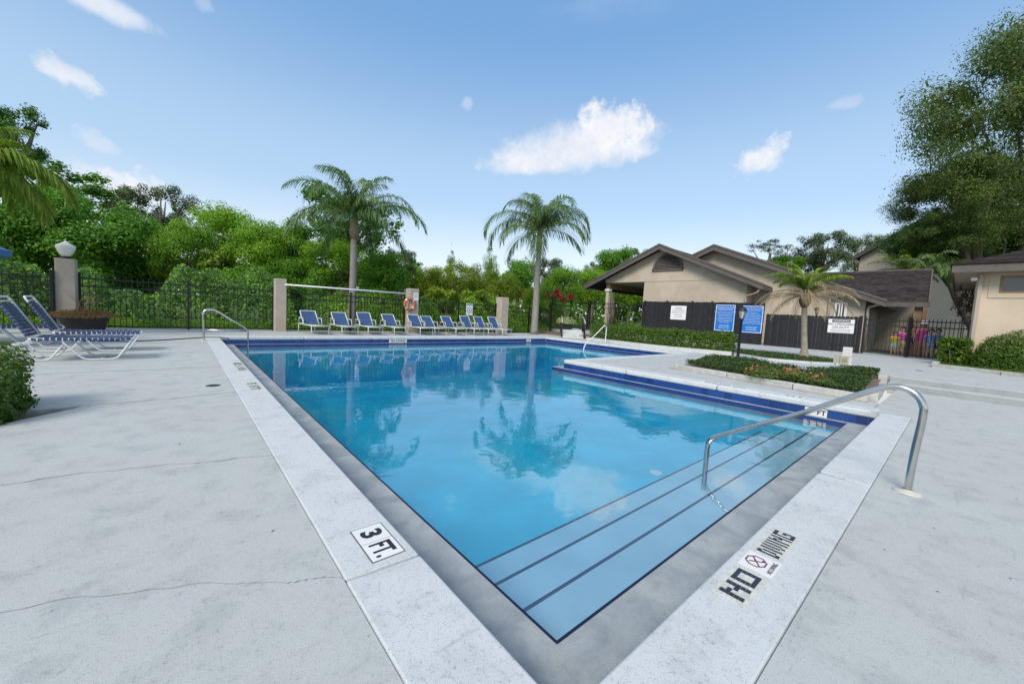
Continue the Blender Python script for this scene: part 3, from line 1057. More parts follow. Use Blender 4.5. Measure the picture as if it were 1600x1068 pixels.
tree(985, 454, 40, 34, 48, 'bright', 'light green tree seen through the open porch', group=GB)
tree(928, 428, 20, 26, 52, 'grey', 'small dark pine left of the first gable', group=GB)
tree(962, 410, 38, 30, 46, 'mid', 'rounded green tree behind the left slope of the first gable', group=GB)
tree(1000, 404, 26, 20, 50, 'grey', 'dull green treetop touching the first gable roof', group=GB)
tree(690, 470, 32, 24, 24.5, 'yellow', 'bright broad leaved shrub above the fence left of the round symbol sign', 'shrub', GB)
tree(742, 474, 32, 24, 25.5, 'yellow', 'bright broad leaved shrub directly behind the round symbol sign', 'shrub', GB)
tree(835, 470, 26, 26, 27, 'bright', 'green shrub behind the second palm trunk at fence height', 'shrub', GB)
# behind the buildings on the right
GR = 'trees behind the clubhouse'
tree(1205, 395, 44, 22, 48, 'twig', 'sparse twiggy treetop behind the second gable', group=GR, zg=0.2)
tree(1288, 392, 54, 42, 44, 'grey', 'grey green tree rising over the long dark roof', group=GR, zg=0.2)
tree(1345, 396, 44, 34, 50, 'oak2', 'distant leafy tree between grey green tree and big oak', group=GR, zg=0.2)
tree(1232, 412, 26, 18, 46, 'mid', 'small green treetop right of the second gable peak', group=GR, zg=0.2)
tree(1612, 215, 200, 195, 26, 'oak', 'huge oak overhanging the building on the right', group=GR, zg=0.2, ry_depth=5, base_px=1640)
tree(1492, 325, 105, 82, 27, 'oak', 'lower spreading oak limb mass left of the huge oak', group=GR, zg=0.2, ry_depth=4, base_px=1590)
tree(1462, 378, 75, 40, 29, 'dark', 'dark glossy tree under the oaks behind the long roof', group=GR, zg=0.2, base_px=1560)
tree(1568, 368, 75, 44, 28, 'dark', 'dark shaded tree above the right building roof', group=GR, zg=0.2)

# undergrowth behind the back fence: a bank of leaves nobody could count
g_ = np.random.default_rng(5)
n = 46000
U = g_.random(n)
X_ = -9 + 33 * U
H_ = 1.65 + 0.55 * np.sin(X_ * 0.9) + 0.35 * np.sin(X_ * 2.3 + 1) + 0.2 * np.sin(X_ * 5 + 2)
H_ = np.where(X_ > 9, H_ * 1.0, H_ + 0.35 * np.clip((9 - X_) / 4, 0, 1))
z_ = g_.random(n) ** 0.8
Y_ = 19.3 + 1.5 * z_ + g_.normal(size=n) * 0.28 + 0.35 * np.sin(X_ * 1.7) + 0.3 * np.sin(X_ * 4 + z_ * 5)
P = np.stack([X_, Y_, z_ * H_ - 0.05], 1)
N = np.stack([g_.normal(size=n) * 0.6, -1 + g_.normal(size=n) * 0.5, 0.6 + g_.normal(size=n) * 0.5], 1)
L = g_.uniform(0.07, 0.17, n)
tn = np.clip(0.5 * g_.random(n) + 0.5 * (0.5 + 0.5 * np.sin(X_ * 1.3) * np.sin(z_ * 4 + X_)), 0, 1)
pick = g_.random(n) < np.where(X_ < 5.5, 0.72, 0.25)
tag(put('undergrowth', leaf_mesh('undergrowth', P[pick], N[pick], L[pick], L[pick] * 0.55, L_dark, tn[pick], 0.3)), kind='stuff')
tag(put('undergrowth', leaf_mesh('undergrowth', P[~pick], N[~pick], L[~pick], L[~pick] * 0.55, L_bright, tn[~pick], 0.3)), kind='stuff')
# far wood closing the horizon: one mass
n = 60000
an = g_.uniform(-2.3, 1.1, n)             # plan angle from +X... clockwise round the site
th = np.pi / 2 - an - 0.9
rad = 62 + 8 * np.sin(th * 9) + g_.normal(size=n) * 1.6
hh = 6.4 + 1.2 * np.sin(th * 23) + 0.8 * np.sin(th * 57 + 1) + 0.5 * np.sin(th * 131)
zz = g_.random(n) ** 0.85
P = np.stack([rad * np.cos(th), rad * np.sin(th), zz * hh - 0.1], 1)
P[:, :2] += (g_.random(n) * 3 * (1 - zz))[:, None] * -np.stack([np.cos(th), np.sin(th)], 1)
N = np.stack([-np.cos(th), -np.sin(th), np.full(n, 0.5)], 1) + g_.normal(size=(n, 3)) * 0.6
L = g_.uniform(0.35, 0.8, n)
tn = np.clip(0.5 * g_.random(n) + 0.5 * (0.5 + 0.5 * np.sin(th * 40) * np.sin(zz * 5 + th * 30)), 0, 1)
tag(put('treeline', leaf_mesh('treeline', P, N, L, L * 0.6, L_mid, tn, 0.2)), kind='stuff')
n = 16000
X_ = -9 + 33 * g_.random(n)
Y_ = 18.4 + 1.2 * g_.random(n)
P = np.stack([X_, Y_, 0.02 + 0.30 * g_.random(n) ** 2], 1)
N = np.stack([g_.normal(size=n) * 0.6, -0.7 + g_.normal(size=n) * 0.5, 0.5 + g_.normal(size=n) * 0.5], 1)
tag(put('grass', leaf_mesh('grass', P, N, g_.uniform(0.08, 0.22, n), 0.03, L_bright, None, -1.2)), kind='stuff')


# ------------------------------------------------------------------ palms
def frond_mesh(name, length, el, droop, m, leaflets=46, ll=0.55, seed=0, hang=0.75, wdt=0.035):
    """feather frond: rachis along +X rising at el then arching down, leaflets both sides"""
    g = random.Random(seed)
    pts, p = [], Vector((0, 0, 0))
    a = el
    n = 22
    for i in range(n + 1):
        pts.append(p.copy())
        p = p + Vector((math.cos(a), 0, math.sin(a))) * (length / n)
        a -= droop / n * (0.4 + 1.2 * i / n)
    mb = MB()
    mb.tube(pts, [0.026 * (1 - 0.85 * i / n) for i in range(n + 1)], 4)
    for i in range(leaflets):
        f = 0.10 + 0.90 * (i + 0.5) / leaflets
        k = min(n - 1, int(f * n))
        q = pts[k].lerp(pts[k + 1], f * n - k)
        t = (pts[k + 1] - pts[k]).normalized()
        for s in (-1, 1):
            le = ll * (0.55 + 0.75 * math.sin(math.pi * min(1, f * 0.9 + 0.1))) * g.uniform(0.85, 1.15)
            ang = R(58 - 30 * f + g.uniform(-8, 8))
            d0 = (t * math.cos(ang) + Vector((0, s, 0)) * math.sin(ang) + Vector((0, 0, g.uniform(-.1, .30)))).normalized()
            d1 = (d0 + Vector((0, 0, -hang * g.uniform(0.7, 1.4)))).normalized()
            d2 = (d1 + Vector((0, 0, -hang * g.uniform(0.8, 1.5)))).normalized()
            w = wdt * g.uniform(0.8, 1.2)
            sd_ = d0.cross(Vector((0, 0, 1))).normalized() * w / 2 if abs(d0.z) < .95 else Vector((w / 2, 0, 0))
            a0, a1, a2, a3 = q, q + d0 * le * 0.35, q + d0 * le * 0.35 + d1 * le * 0.35, q + d0 * le * 0.35 + d1 * le * 0.35 + d2 * le * 0.3
            mb.add([a0 - sd_ * .5, a0 + sd_ * .5, a1 - sd_, a1 + sd_, a2 - sd_ * .8, a2 + sd_ * .8, a3], [(0, 1, 3, 2), (2, 3, 5, 4), (4, 5, 6)])
    me = mb.mesh(name, m)
    at = me.attributes.new('tone', 'FLOAT', 'FACE')
    at.data.foreach_set('value', np.random.default_rng(seed).random(len(me.polygons)).astype(np.float32))
    return me


FR = {}


def fronds(parent, z, spec, m, seed, ll=0.55, leaflets=46, name='frond', wdt=0.035, x=0, y=0):
    """spec: list of (count, elevation, droop, length)"""
    g = random.Random(seed)
    off = g.uniform(0, 6)
    j = 0
    for (cnt, el, dr, ln) in spec:
        for i in range(cnt):
            v = i % 2
            key = (round(el, 2), round(dr, 2), ln, m.name, v, ll)
            if key not in FR:
                FR[key] = frond_mesh(name, ln, R(el), R(dr), m, leaflets, ll, len(FR) + 3, 0.85 + 0.25 * v, wdt)
            az = off + 6.283 * (i + 0.5 * (j % 2)) / cnt + g.uniform(-.22, .22)
            put(name, FR[key], parent, (x + 0.05 * math.cos(az), y + 0.05 * math.sin(az), z + g.uniform(-.1, .1)), (g.uniform(-.3, .3), g.uniform(-.28, .22), az), (g.uniform(.9, 1.08),) * 3)
        j += 1


GP = 'tall feather palms by the fence'
b1 = Vector((6.2, 18.95, -0.1))
palm = thing('palm_tree', 'tall grey trunked palm with drooping fronds behind the row of chairs, left of the other', 'palm tree', b1, 0, GP)
c1 = onY(553, 372, 18.95) - b1
MB().tube([(0, 0, 0), (-.02, 0, 0.25), (0.01, 0, 1.5), (0.02, 0, 3), (c1.x, 0, c1.z)], [0.24, 0.185, 0.165, 0.155, 0.14], 14).build('trunk', M_palmbark, palm)
MB().tube([(c1.x, 0, c1.z - 0.05), (c1.x, 0, c1.z + 0.3), (c1.x, 0, c1.z + 0.8), (c1.x, 0, c1.z + 1.1)], [0.16, 0.22, 0.19, 0.08], 12).build('crownshaft', M_shaft, palm)
fronds(palm, c1.z + 0.85, [(5, 82, 100, 2.8), (7, 62, 120, 3.3), (8, 38, 120, 3.6), (6, 6, 95, 3.0)], L_palm, 3, 0.70, 60, x=c1.x, wdt=0.030)
b2 = Vector((16.6, 17.15, 0))
palm2 = thing('palm_tree', 'slimmer palm with hanging fronds and a yellow seed pod, standing at the pool deck corner', 'palm tree', b2, 0, GP)
c2 = atd(842, 392, 23.9) - b2
MB().tube([(0, 0, 0), (0, 0, 0.3), (c2.x * .3, c2.y * .3, 1.8), (c2.x * .65, c2.y * .65, 3.4), (c2.x, c2.y, c2.z)], [0.28, 0.22, 0.20, 0.18, 0.15], 14).build('trunk', M_palmbark, palm2)
MB().tube([(c2.x, c2.y, c2.z - 0.05), (c2.x, c2.y, c2.z + 0.4), (c2.x, c2.y, c2.z + 1.1), (c2.x, c2.y, c2.z + 1.5)], [0.17, 0.2, 0.17, 0.08], 12).build('crownshaft', M_shaft, palm2)
fronds(palm2, c2.z + 1.15, [(5, 84, 100, 2.6), (7, 68, 160, 3.8), (8, 48, 150, 4.2), (6, 8, 100, 3.5)], L_palm, 8, 0.85, 60, x=c2.x, y=c2.y, wdt=0.034)
pod = atd(832, 352, 23.5) - b2
MB().tube([pod + Vector((0, 0, -.55)), pod + Vector((0.03, 0, -.2)), pod + Vector((0, 0, .2)), pod + Vector((.06, 0, .6))], [0.05, 0.20, 0.17, 0.03], 8).build('seed_pod', mat('seed_pod', (0.36, 0.26, 0.07), 0.8, var=0.3, vscale=20), palm2)

b3 = Vector((15.4, 3.25, Z_UP))
palm3 = thing('palm_tree', 'small palm with a skirt of dead tan fronds in front of the dark board fence', 'palm tree', b3)
c3 = atd(1257, 478, 12.55) - b3
MB().tube([(0, 0, -.05), (0, 0, 0.12), (0.01, 0, 0.3), (c3.x * .5, c3.y * .5, 0.9), (c3.x, c3.y, c3.z)], [0.21, 0.14, 0.095, 0.085, 0.08], 12).build('trunk', bark_mat('small_palm_bark', (0.36, 0.32, 0.25), (0.20, 0.17, 0.12), 1), palm3)
MB().tube([(c3.x, c3.y, c3.z - 0.05), (c3.x, c3.y, c3.z + 0.12), (c3.x, c3.y, c3.z + 0.35), (c3.x, c3.y, c3.z + 0.55)], [0.09, 0.17, 0.15, 0.07], 10).build('crownshaft', M_husk, palm3)
fronds(palm3, c3.z + 0.45, [(8, 74, 70, 1.15), (10, 50, 80, 1.25)], L_palmy, 21, 0.22, 44, wdt=0.020, x=c3.x, y=c3.y)
fronds(palm3, c3.z + 0.38, [(10, 24, 95, 1.5), (9, 0, 80, 1.35)], L_dead, 22, 0.22, 44, name='dead_frond', wdt=0.009, x=c3.x, y=c3.y)

b4 = atd(1420, 430, 29)
palm4 = thing('palm_tree', 'light green palm crown showing above the long dark roof', 'palm tree', (b4.x, b4.y, 0.2))
MB().tube([(0, 0, 0), (0, 0, 2.5), (0, 0, b4.z - 0.2)], [0.2, 0.16, 0.14], 10).build('trunk', M_palmbark, palm4)
fronds(palm4, b4.z - 0.2, [(8, 72, 80, 2.6), (10, 45, 85, 2.8), (7, 15, 70, 2.6)], L_palmy, 31, 0.55, 44)
b5 = atd(1452, 425, 23.5)
palm5 = thing('palm_tree', 'dark green palm whose fronds droop past the end of the long dark roof', 'palm tree', (b5.x + 0.3, b5.y, 0.2))
MB().tube([(0, 0, 0), (0, 0, 2.5), (0, 0, b5.z - 0.2)], [0.2, 0.16, 0.14], 10).build('trunk', M_palmbark, palm5)
fronds(palm5, b5.z - 0.2, [(6, 30, 110, 2.3), (6, 55, 110, 2.3)], L_palm, 33, 0.45, 46)
b6 = atd(1625, 395, 27)
palm6 = thing('palm_tree', 'green palm fronds rising over the right building roof', 'palm tree', (b6.x, b6.y, 0.2))
MB().tube([(0, 0, 0), (0, 0, 3), (0, 0, b6.z - 0.2)], [0.2, 0.16, 0.14], 10).build('trunk', M_palmbark, palm6)
fronds(palm6, b6.z - 0.2, [(8, 60, 80, 3.0), (9, 28, 80, 3.0)], L_palm, 34, 0.55, 46)
b7 = atd(-48, 236, 9.2)
palm7 = thing('palm_tree', 'yellowing palm fronds hanging into view at the left edge', 'palm tree', (b7.x, b7.y, -0.1))
MB().tube([(0, 0, 0), (0, 0, 2.5), (0, 0, b7.z)], [0.2, 0.16, 0.14], 10).build('trunk', M_palmbark, palm7)
fronds(palm7, b7.z, [(5, 75, 80, 1.5), (6, 35, 150, 1.6), (7, 10, 110, 2.0), (6, -20, 85, 1.8)], L_palmy, 41, 0.50, 52)


# ------------------------------------------------------------------ picket fences
def fence(name, label, pts, z0, z1, group, step=0.136, post_every=2.4, rails=(0.92, 0.78, 0.06), bar=0.018, posts=True, zfun=None):
    a, b = Vector(pts[0]), Vector(pts[1])
    L_ = (b - a).length
    rz = math.atan2(b.y - a.y, b.x - a.x)
    t = thing(name, label, 'fence', (a.x, a.y, z0), rz, group)
    h = z1 - z0
    key = ('pk', round(h, 2), bar)
    if key not in CR:
        mb = MB().box(-bar / 2, -bar / 2, 0.05, bar / 2, bar / 2, h - 0.03)
        mb.add([(-bar / 2, -bar / 2, h - 0.03), (bar / 2, -bar / 2, h - 0.03), (bar / 2, bar / 2, h - 0.03), (-bar / 2, bar / 2, h - 0.03), (0, 0, h)], [(0, 1, 4), (1, 2, 4), (2, 3, 4), (3, 0, 4)])
        CR[key] = mb.mesh('picket', M_black_metal)
    n = int(L_ / step)
    for i in range(n):
        put('picket', CR[key], t, ((i + 0.5) * L_ / n, 0, 0))
    for f in rails:
        MB().box(0, -0.02, h * f - 0.02, L_, 0.02, h * f + 0.02).build('rail', M_black_metal, t)
    if posts:
        m = max(1, round(L_ / post_every))
        for i in range(m + 1):
            x_ = i * L_ / m
            MB().box(x_ - 0.032, -0.032, -0.05, x_ + 0.032, 0.032, h + 0.04).build('post', M_black_metal, t)
    return t


GF = 'black picket fence runs round the pool'
YFN = 18.0
fence('picket_fence', 'black picket fence run left of the globe lamp pillar', ((-9.5, 17.5), (-2.87, 17.5)), -0.02, 1.66, GF)
fence('picket_fence', 'short black picket return seen edge on beside the globe lamp pillar', ((-2.86, 17.53), (-2.86, 19.4)), -0.02, 1.72, GF, post_every=1.8)
fence('picket_fence', 'black picket fence run between globe lamp pillar and white rail', ((-2.38, YFN), (2.82, YFN)), -0.02, 1.72, GF)
fence('picket_fence', 'black picket fence run behind the first chairs under the white rail', ((3.24, YFN), (8.42, YFN)), -0.02, 1.72, GF)
fence('picket_fence', 'black picket fence run between life ring pillar and last tan pillar', ((9.0, YFN), (14.15, YFN)), -0.02, 1.72, GF)
fence('picket_fence', 'black picket fence run behind the slim palm trunk', ((14.85, YFN), (19.2, YFN + 0.3)), -0.02, 1.72, GF)
fence('picket_fence', 'taller black picket fence above the garden steps beside the porch', ((19.25, YFN + 0.3), (23.2, 18.3)), 0.3, 2.42, GF)
fence('picket_fence', 'black picket fence in front of the porch column', ((23.3, 18.2), (23.5, 13.95)), 0.3, 2.42, GF)
fence('picket_fence', 'black picket entrance gate fence with the group of people behind it', ((23.6, 2.85), (23.6, 1.45)), Z_UP, 1.93, GF, step=0.11, post_every=1.4)
fence('picket_fence', 'black picket fence between entrance gate post and cream building', ((23.55, 1.40), (22.9, -0.25)), Z_UP, 1.93, GF, step=0.125, post_every=1.7)

# pillars
pil_me = {}


def pillar(label, x0, x1, y, top, lampcap=False):
    w = (x1 - x0) / 2
    t = thing('stucco_pillar', label, 'pillar', ((x0 + x1) / 2, y, 0), 0, 'tan stucco pillars along the fence')
    o = MB().box(-w, -w, -0.1, w, w, top).build('shaft', M_stucco, t)
    m = o.modifiers.new('edge', 'BEVEL')
    m.width = 0.02
    m.segments = 2
    return t


pillar('tan pillar beside the planter, carrying the globe lamp', -2.81, -2.40, 17.75, 2.12)
pillar('plain tan pillar holding the left end of the white rail', 2.83, 3.22, 17.8, 2.08)
pillar('tan pillar with the orange life ring hung on it', 8.46, 8.95, 17.8, 2.16)
pillar('last tan pillar, just left of the slim palm', 14.2, 14.75, 17.8, 2.12)
gl = thing('globe_lamp', 'white acorn globe lamp on top of the leftmost tan pillar', 'lamp', (-2.605, 17.75, 2.12))
MB().lathe([(0.07, 0), (0.11, 0.02), (0.11, 0.05), (0.08, 0.07)], 14).build('base', M_black_metal, gl)
MB().lathe([(0.075, 0.07), (0.13, 0.12), (0.205, 0.30), (0.215, 0.36), (0.20, 0.40), (0.10, 0.46), (0.05, 0.50), (0.02, 0.53), (0.0, 0.54)], 8).build('globe', M_globe, gl)
wr_ = MB().tube([onY(445, 444.5, 17.62), onY(540, 451.5, 17.62), onY(633, 458.5, 17.62)], 0.035, 8)
tag(wr_.build('overhead_rail', M_whitep), 'long thin white rail joining the tops of two tan pillars', 'rail')
# life ring
lr = onY(640, 475, 17.52)
ring_t = thing('life_ring', 'orange life ring with white bands hung on a tan pillar', 'life ring', lr)
tor = MB()
nn_ = 24
vs, fs = [], []
for i in range(nn_):
    a = 2 * math.pi * i / nn_
    for k in range(8):
        b = 2 * math.pi * k / 8
        r = 0.25 + 0.075 * math.cos(b)
        vs.append((r * math.cos(a), 0.07 * math.sin(b), r * math.sin(a)))
for i in range(nn_):
    for k in range(8):
        fs.append((i * 8 + k, i * 8 + (k + 1) % 8, ((i + 1) % nn_) * 8 + (k + 1) % 8, ((i + 1) % nn_) * 8 + k))
tor.add(vs, fs, True)
tor.build('ring', M_orange, ring_t)
for q in range(4):
    a0 = R(45 + 90 * q)
    mb = MB()
    pts = []
    for k in range(9):
        b = 2 * math.pi * k / 8
        pts.append((b,))
    vs, fs = [], []
    for j in (-1, 1):
        for k in range(8):
            b = 2 * math.pi * k / 8
            r = 0.25 + 0.080 * math.cos(b)
            a = a0 + j * 0.10
            vs.append((r * math.cos(a), 0.075 * math.sin(b), r * math.sin(a)))
    for k in range(8):
        fs.append((k, (k + 1) % 8, 8 + (k + 1) % 8, 8 + k))
    mb.add(vs, fs, True)
    mb.build('band', M_whitep, ring_t)


# ------------------------------------------------------------------ signs
def sign(name, label, origin, ux, w, h, m, lines, border=None, thick=0.02, cat='sign', group=None, mtext=M_whitep):
    """flat sign; origin at its centre, ux = reading direction in plan; lines: (text, size, z offset[, material])"""
    rz = math.atan2(ux[1], ux[0])
    t = thing(name, label, cat, origin, rz, group)
    MB().box(-w / 2, -thick / 2, -h / 2, w / 2, thick / 2, h / 2).build('panel', m, t)
    if border:
        bw = border[1]
        i_ = border[2]
        mb = MB()
        y0, y1 = -thick / 2 - 0.002, -thick / 2 + 0.004
        mb.box(-w / 2 + i_, y0, h / 2 - i_ - bw, w / 2 - i_, y1, h / 2 - i_)
        mb.box(-w / 2 + i_, y0, -h / 2 + i_, w / 2 - i_, y1, -h / 2 + i_ + bw)
        mb.box(-w / 2 + i_, y0, -h / 2 + i_ + bw, -w / 2 + i_ + bw, y1, h / 2 - i_ - bw)
        mb.box(w / 2 - i_ - bw, y0, -h / 2 + i_ + bw, w / 2 - i_, y1, h / 2 - i_ - bw)
        mb.build('border', border[0], t)
    for ln in lines:
        s, sz, zo = ln[:3]
        mm = ln[3] if len(ln) > 3 else mtext
        xo = ln[4] if len(ln) > 4 else 0
        al = ln[5] if len(ln) > 5 else 'CENTER'
        me = text_mesh(s, sz, 0.012 * sz, m=mm, align=al)
        put('lettering', me, t, (xo, -thick / 2 - 0.003 - (0.004 if len(ln) > 6 else 0), zo), (R(90), 0, 0))
    return t


# round symbol sign on the fence
sp = onY(732.5, 483, 17.95)
t = sign('symbol_sign', 'white sign with blue round figure symbol fixed to the fence above the chairs', sp + Vector((0, -0.06, 0)), (1, 0), 0.42, 0.66, M_whitep, [('POOL AREA', 0.062, 0.26, M_whitep, 0, 'CENTER', 1)])
MB().box(-0.19, -0.014, 0.22, 0.19, -0.008, 0.305).build('header', M_bluedark, t)
mb = MB()
for k in range(24):
    a0, a1 = 2 * math.pi * k / 24, 2 * math.pi * (k + 1) / 24
    mb.add([(r_ * math.cos(a), -0.0125, r_ * math.sin(a) - 0.05) for r_, a in ((0.13, a0), (0.16, a0), (0.16, a1), (0.13, a1))], [(0, 1, 2, 3)])
mb.build('circle', M_bluedark, t)
mb = MB()
mb.box(-0.02, -0.0125, -0.09, 0.03, -0.0115, 0.0)
mb.lathe([(0.0, -0.002), (0.026, -0.001), (0.026, 0.001), (0, 0.002)], 10, (0.01, -0.0125, 0.03), 1, 0.02)
mb.box(-0.07, -0.0125, -0.12, 0.07, -0.0115, -0.10)
mb.build('figure', M_bluedark, t)
# small notice on the life ring pillar
sp = onY(645, 463, 17.545)
sign('pillar_notice', 'small white notice with blue print on the pillar above the life ring', (8.78, 17.545, sp.z), (1, 0), 0.26, 0.36, M_whitep, [('RING', 0.07, 0.08, M_bluedark), ('BUOY', 0.07, -0.02, M_bluedark)], thick=0.012)

# ------------------------------------------------------------------ chairs in a row
def bent(mb, pts, r, n=8, rad=0.05):
    """tube along straight legs with rounded corners"""
    P_ = [Vector(p) for p in pts]
    out = [P_[0]]
    for i in range(1, len(P_) - 1):
        a, b, c = P_[i - 1], P_[i], P_[i + 1]
        d = min(rad, (a - b).length * 0.45, (c - b).length * 0.45)
        p0, p1 = b + (a - b).normalized() * d, b + (c - b).normalized() * d
        for k in range(5):
            t = k / 4
            out.append(p0 * (1 - t) ** 2 + b * 2 * t * (1 - t) + p1 * t * t)
    out.append(P_[-1])
    mb.tube(out, r, n)
    return mb


def make_chair(label):
    t = thing('chaise_lounge', label, 'lounge chair', (0, 0, 0), 0, 'blue sling chairs in a row along the fence')
    w = 0.31
    mb = MB()
    for s in (-1, 1):
        bent(mb, [(s * w, -0.15, 0.335), (s * w, 1.0, 0.335), (s * w, 1.62, 0.335)], 0.018)
    for y_ in (-0.15, 0.45, 1.62):
        mb.tube([(-w, y_, 0.335), (w, y_, 0.335)], 0.018)
    mb.build('seat_frame', M_white_metal, t)
    for (sx, y_) in ((-1, -0.02), (1, -0.02), (-1, 1.45), (1, 1.45)):
        MB().tube([(sx * w, y_, 0.335), (sx * (w + 0.005), y_ + (-0.03 if y_ < 0.5 else 0.03), 0)], 0.017).build('leg', M_white_metal, t)
    mb = MB()
    bent(mb, [(-w + .02, 0.95, 0.35), (-w + .02, 1.42, 0.86), (w - .02, 1.42, 0.86), (w - .02, 0.95, 0.35)], 0.02, rad=0.04)
    mb.build('back_frame', M_white_metal, t)
    vs, fs = [], []
    for i in range(9):
        f = i / 8
        for j in range(5):
            u = (j / 4 - 0.5) * 2
            sag = 0.018 * (1 - u * u) * math.sin(math.pi * f)
            vs.append((u * (w - 0.03), 0.965 + 0.44 * f + sag * .8, 0.37 + 0.475 * f - sag * .5))
    for i in range(8):
        for j in range(4):
            fs.append((i * 5 + j, i * 5 + j + 1, i * 5 + j + 6, i * 5 + j + 5))
    MB().add(vs, fs, True).build('back_sling', M_sling, t)
    vs, fs = [], []
    for i in range(9):
        f = i / 8
        for j in range(5):
            u = (j / 4 - 0.5) * 2
            vs.append((u * (w - 0.01), -0.13 + 1.06 * f, 0.352 - 0.02 * (1 - u * u)))
    for i in range(8):
        for j in range(4):
            fs.append((i * 5 + j, i * 5 + j + 1, i * 5 + j + 6, i * 5 + j + 5))
    MB().add(vs, fs, True).build('seat_sling', M_sling, t)
    for s in (-1, 1):
        mb = MB()
        bent(mb, [(s * (w + .03), 0.75, 0.335), (s * (w + .04), 0.85, 0.57), (s * (w + .04), 1.28, 0.57), (s * (w + .02), 1.40, 0.34)], 0.016)
        mb.beam((s * (w + .04), 0.83, 0.592), (s * (w + .04), 1.30, 0.592), 0.05, 0.02)
        mb.build('armrest', M_white_metal, t)
    MB().tube([(0, 1.42, 0.8), (0.0, 1.55, 0.34)], 0.012).build('back_prop', M_white_metal, t)
    return t


cx_ = [3.73, 4.82, 5.86, 7.0, 8.23, 9.0, 10.12, 11.24, 12.14, 13.06]
words = ['blue sling chair nearest the left rail pillar, first in the row', 'blue sling chair second from the left in the row, below the tall palm',
         'third blue sling chair along, below the middle of the white rail', 'fourth blue sling chair along, left of the life ring pillar',
         'blue sling chair right in front of the life ring pillar', 'blue sling chair close beside the one at the life ring pillar, on its right',
         'blue sling chair alone midway between the life ring and the round symbol sign', 'blue sling chair directly under the round symbol sign',
         'blue sling chair between the symbol sign and the last tan pillar, ninth in row', 'last blue sling chair of the row, in front of the last tan pillar']
ch0 = make_chair(words[0])
for i, x_ in enumerate(cx_):
    o = ch0 if i == 0 else copy_tree(ch0, label=words[i])
    o.location = (x_ + 0.30 + 0.04, 16.0 + random.uniform(-.06, .06), 0)
    o.rotation_euler = (0, 0, R(random.uniform(-3, 3) + 3))
    q_ = R((0, 2, -3, 1.5, -2, 3, -1, -9, -8, -12)[i])
    rot_ = Matrix.Rotation(-q_, 4, 'X')
    hinge = Vector((0, 0.95, 0.35))
    for c_ in list(o.children):
        if c_.name.startswith(('back_frame', 'back_sling')):
            c_.matrix_local = Matrix.Translation(hinge) @ rot_ @ Matrix.Translation(-hinge)


# ------------------------------------------------------------------ strap loungers on the left
def make_lounger(label):
    """foot end at the origin, head towards -X"""
    t = thing('strap_lounger', label, 'sun lounger', (0, 0, 0), 0, 'strap loungers by the left hedge')
    w = 0.33
    zs = 0.375
    hx, tx, tz = -1.22, -1.56, 1.04
    mb = MB()
    for s in (-1, 1):
        bent(mb, [(-0.02, s * w, zs), (hx, s * w, zs)], 0.017)
    mb.tube([(-0.02, -w, zs), (-0.02, w, zs)], 0.017)
    mb.tube([(hx, -w, zs), (hx, w, zs)], 0.014)
    mb.build('seat_frame', M_white_metal, t)
    mb = MB()
    bent(mb, [(hx, -w + .02, zs), (tx, -w + .02, tz), (tx, w - .02, tz), (hx, w - .02, zs)], 0.017, rad=0.07)
    mb.tube([(tx + .035, -w + .02, tz - .07), (tx + .035, w - .02, tz - .07)], 0.012)
    mb.build('back_frame', M_white_metal, t)
    for s in (-1, 1):
        mb = MB()
        bent(mb, [(-0.02, s * w, zs), (-0.22, s * w, 0.02), (-0.62, s * w, 0.02), (-0.86, s * w, zs - .05), (-0.86, s * w, zs)], 0.014, rad=0.08)
        mb.build('leg', M_white_metal, t)
        mb = MB()
        bent(mb, [(-0.80, s * (w - .03), zs), (-1.02, s * (w - .03), 0.02), (-1.42, s * (w - .03), 0.02), (-1.58, s * (w - .03), 0.22), (-1.0, s * (w - .03), zs - .02)], 0.013, rad=0.07)
        mb.build('leg', M_white_metal, t)
    MB().tube([(-0.42, -w, 0.02), (-0.42, w, 0.02)], 0.011).build('stretcher', M_white_metal, t)
    MB().tube([(-1.2, -w + .03, 0.02), (-1.2, w - .03, 0.02)], 0.011).build('stretcher', M_white_metal, t)

    def strap_me():
        vs, fs = [], []
        prof = [(-w - .019, -0.02), (-w - .017, 0.016), (-w, 0.021), (-w * .5, 0.010), (0, 0.004), (w * .5, 0.010), (w, 0.021), (w + .017, 0.016), (w + .019, -0.02)]
        for (y_, z_) in prof:
            vs += [(-0.026, y_, z_), (0.026, y_, z_), (0.026, y_, z_ - 0.004), (-0.026, y_, z_ - 0.004)]
        for i in range(len(prof) - 1):
            for k in range(4):
                fs.append((i * 4 + k, i * 4 + (k + 1) % 4, i * 4 + 4 + (k + 1) % 4, i * 4 + 4 + k))
        return MB().add(vs, fs).mesh('strap', M_strap)
    me = strap_me()
    n = 17
    for i in range(n):
        put('strap', me, t, (-0.07 - i * (1.10 / (n - 1)), 0, zs), (R(random.uniform(-1.2, 1.2)), R(random.uniform(-3, 3)), 0))
    ln = math.hypot(tx - hx, tz - zs)
    ang = math.atan2(tz - zs, tx - hx)
    m = 10
    for i in range(m):
        f = (0.07 + i * (ln - 0.21) / (m - 1)) / ln
        o = put('strap', me, t, (hx + (tx - hx) * f, 0, zs + (tz - zs) * f), (0, 0, 0))
        o.rotation_euler = (0, math.pi - ang + math.pi, 0)
        o.scale = (1.0, 0.94, 1)
    return t


lo = make_lounger('navy strap lounger nearest the pool camera side, back raised steeply')
lo.location = (-0.64, 10.12, 0)
lo.rotation_euler = (0, 0, R(-1))
l2 = copy_tree(lo, (-0.62, 11.55, 0), R(1.0), 'navy strap lounger just behind the other raised lounger')
l3 = copy_tree(lo, (-2.0, 13.2, 0), R(12), 'farther strap lounger at the left edge with only its white frame in sight')

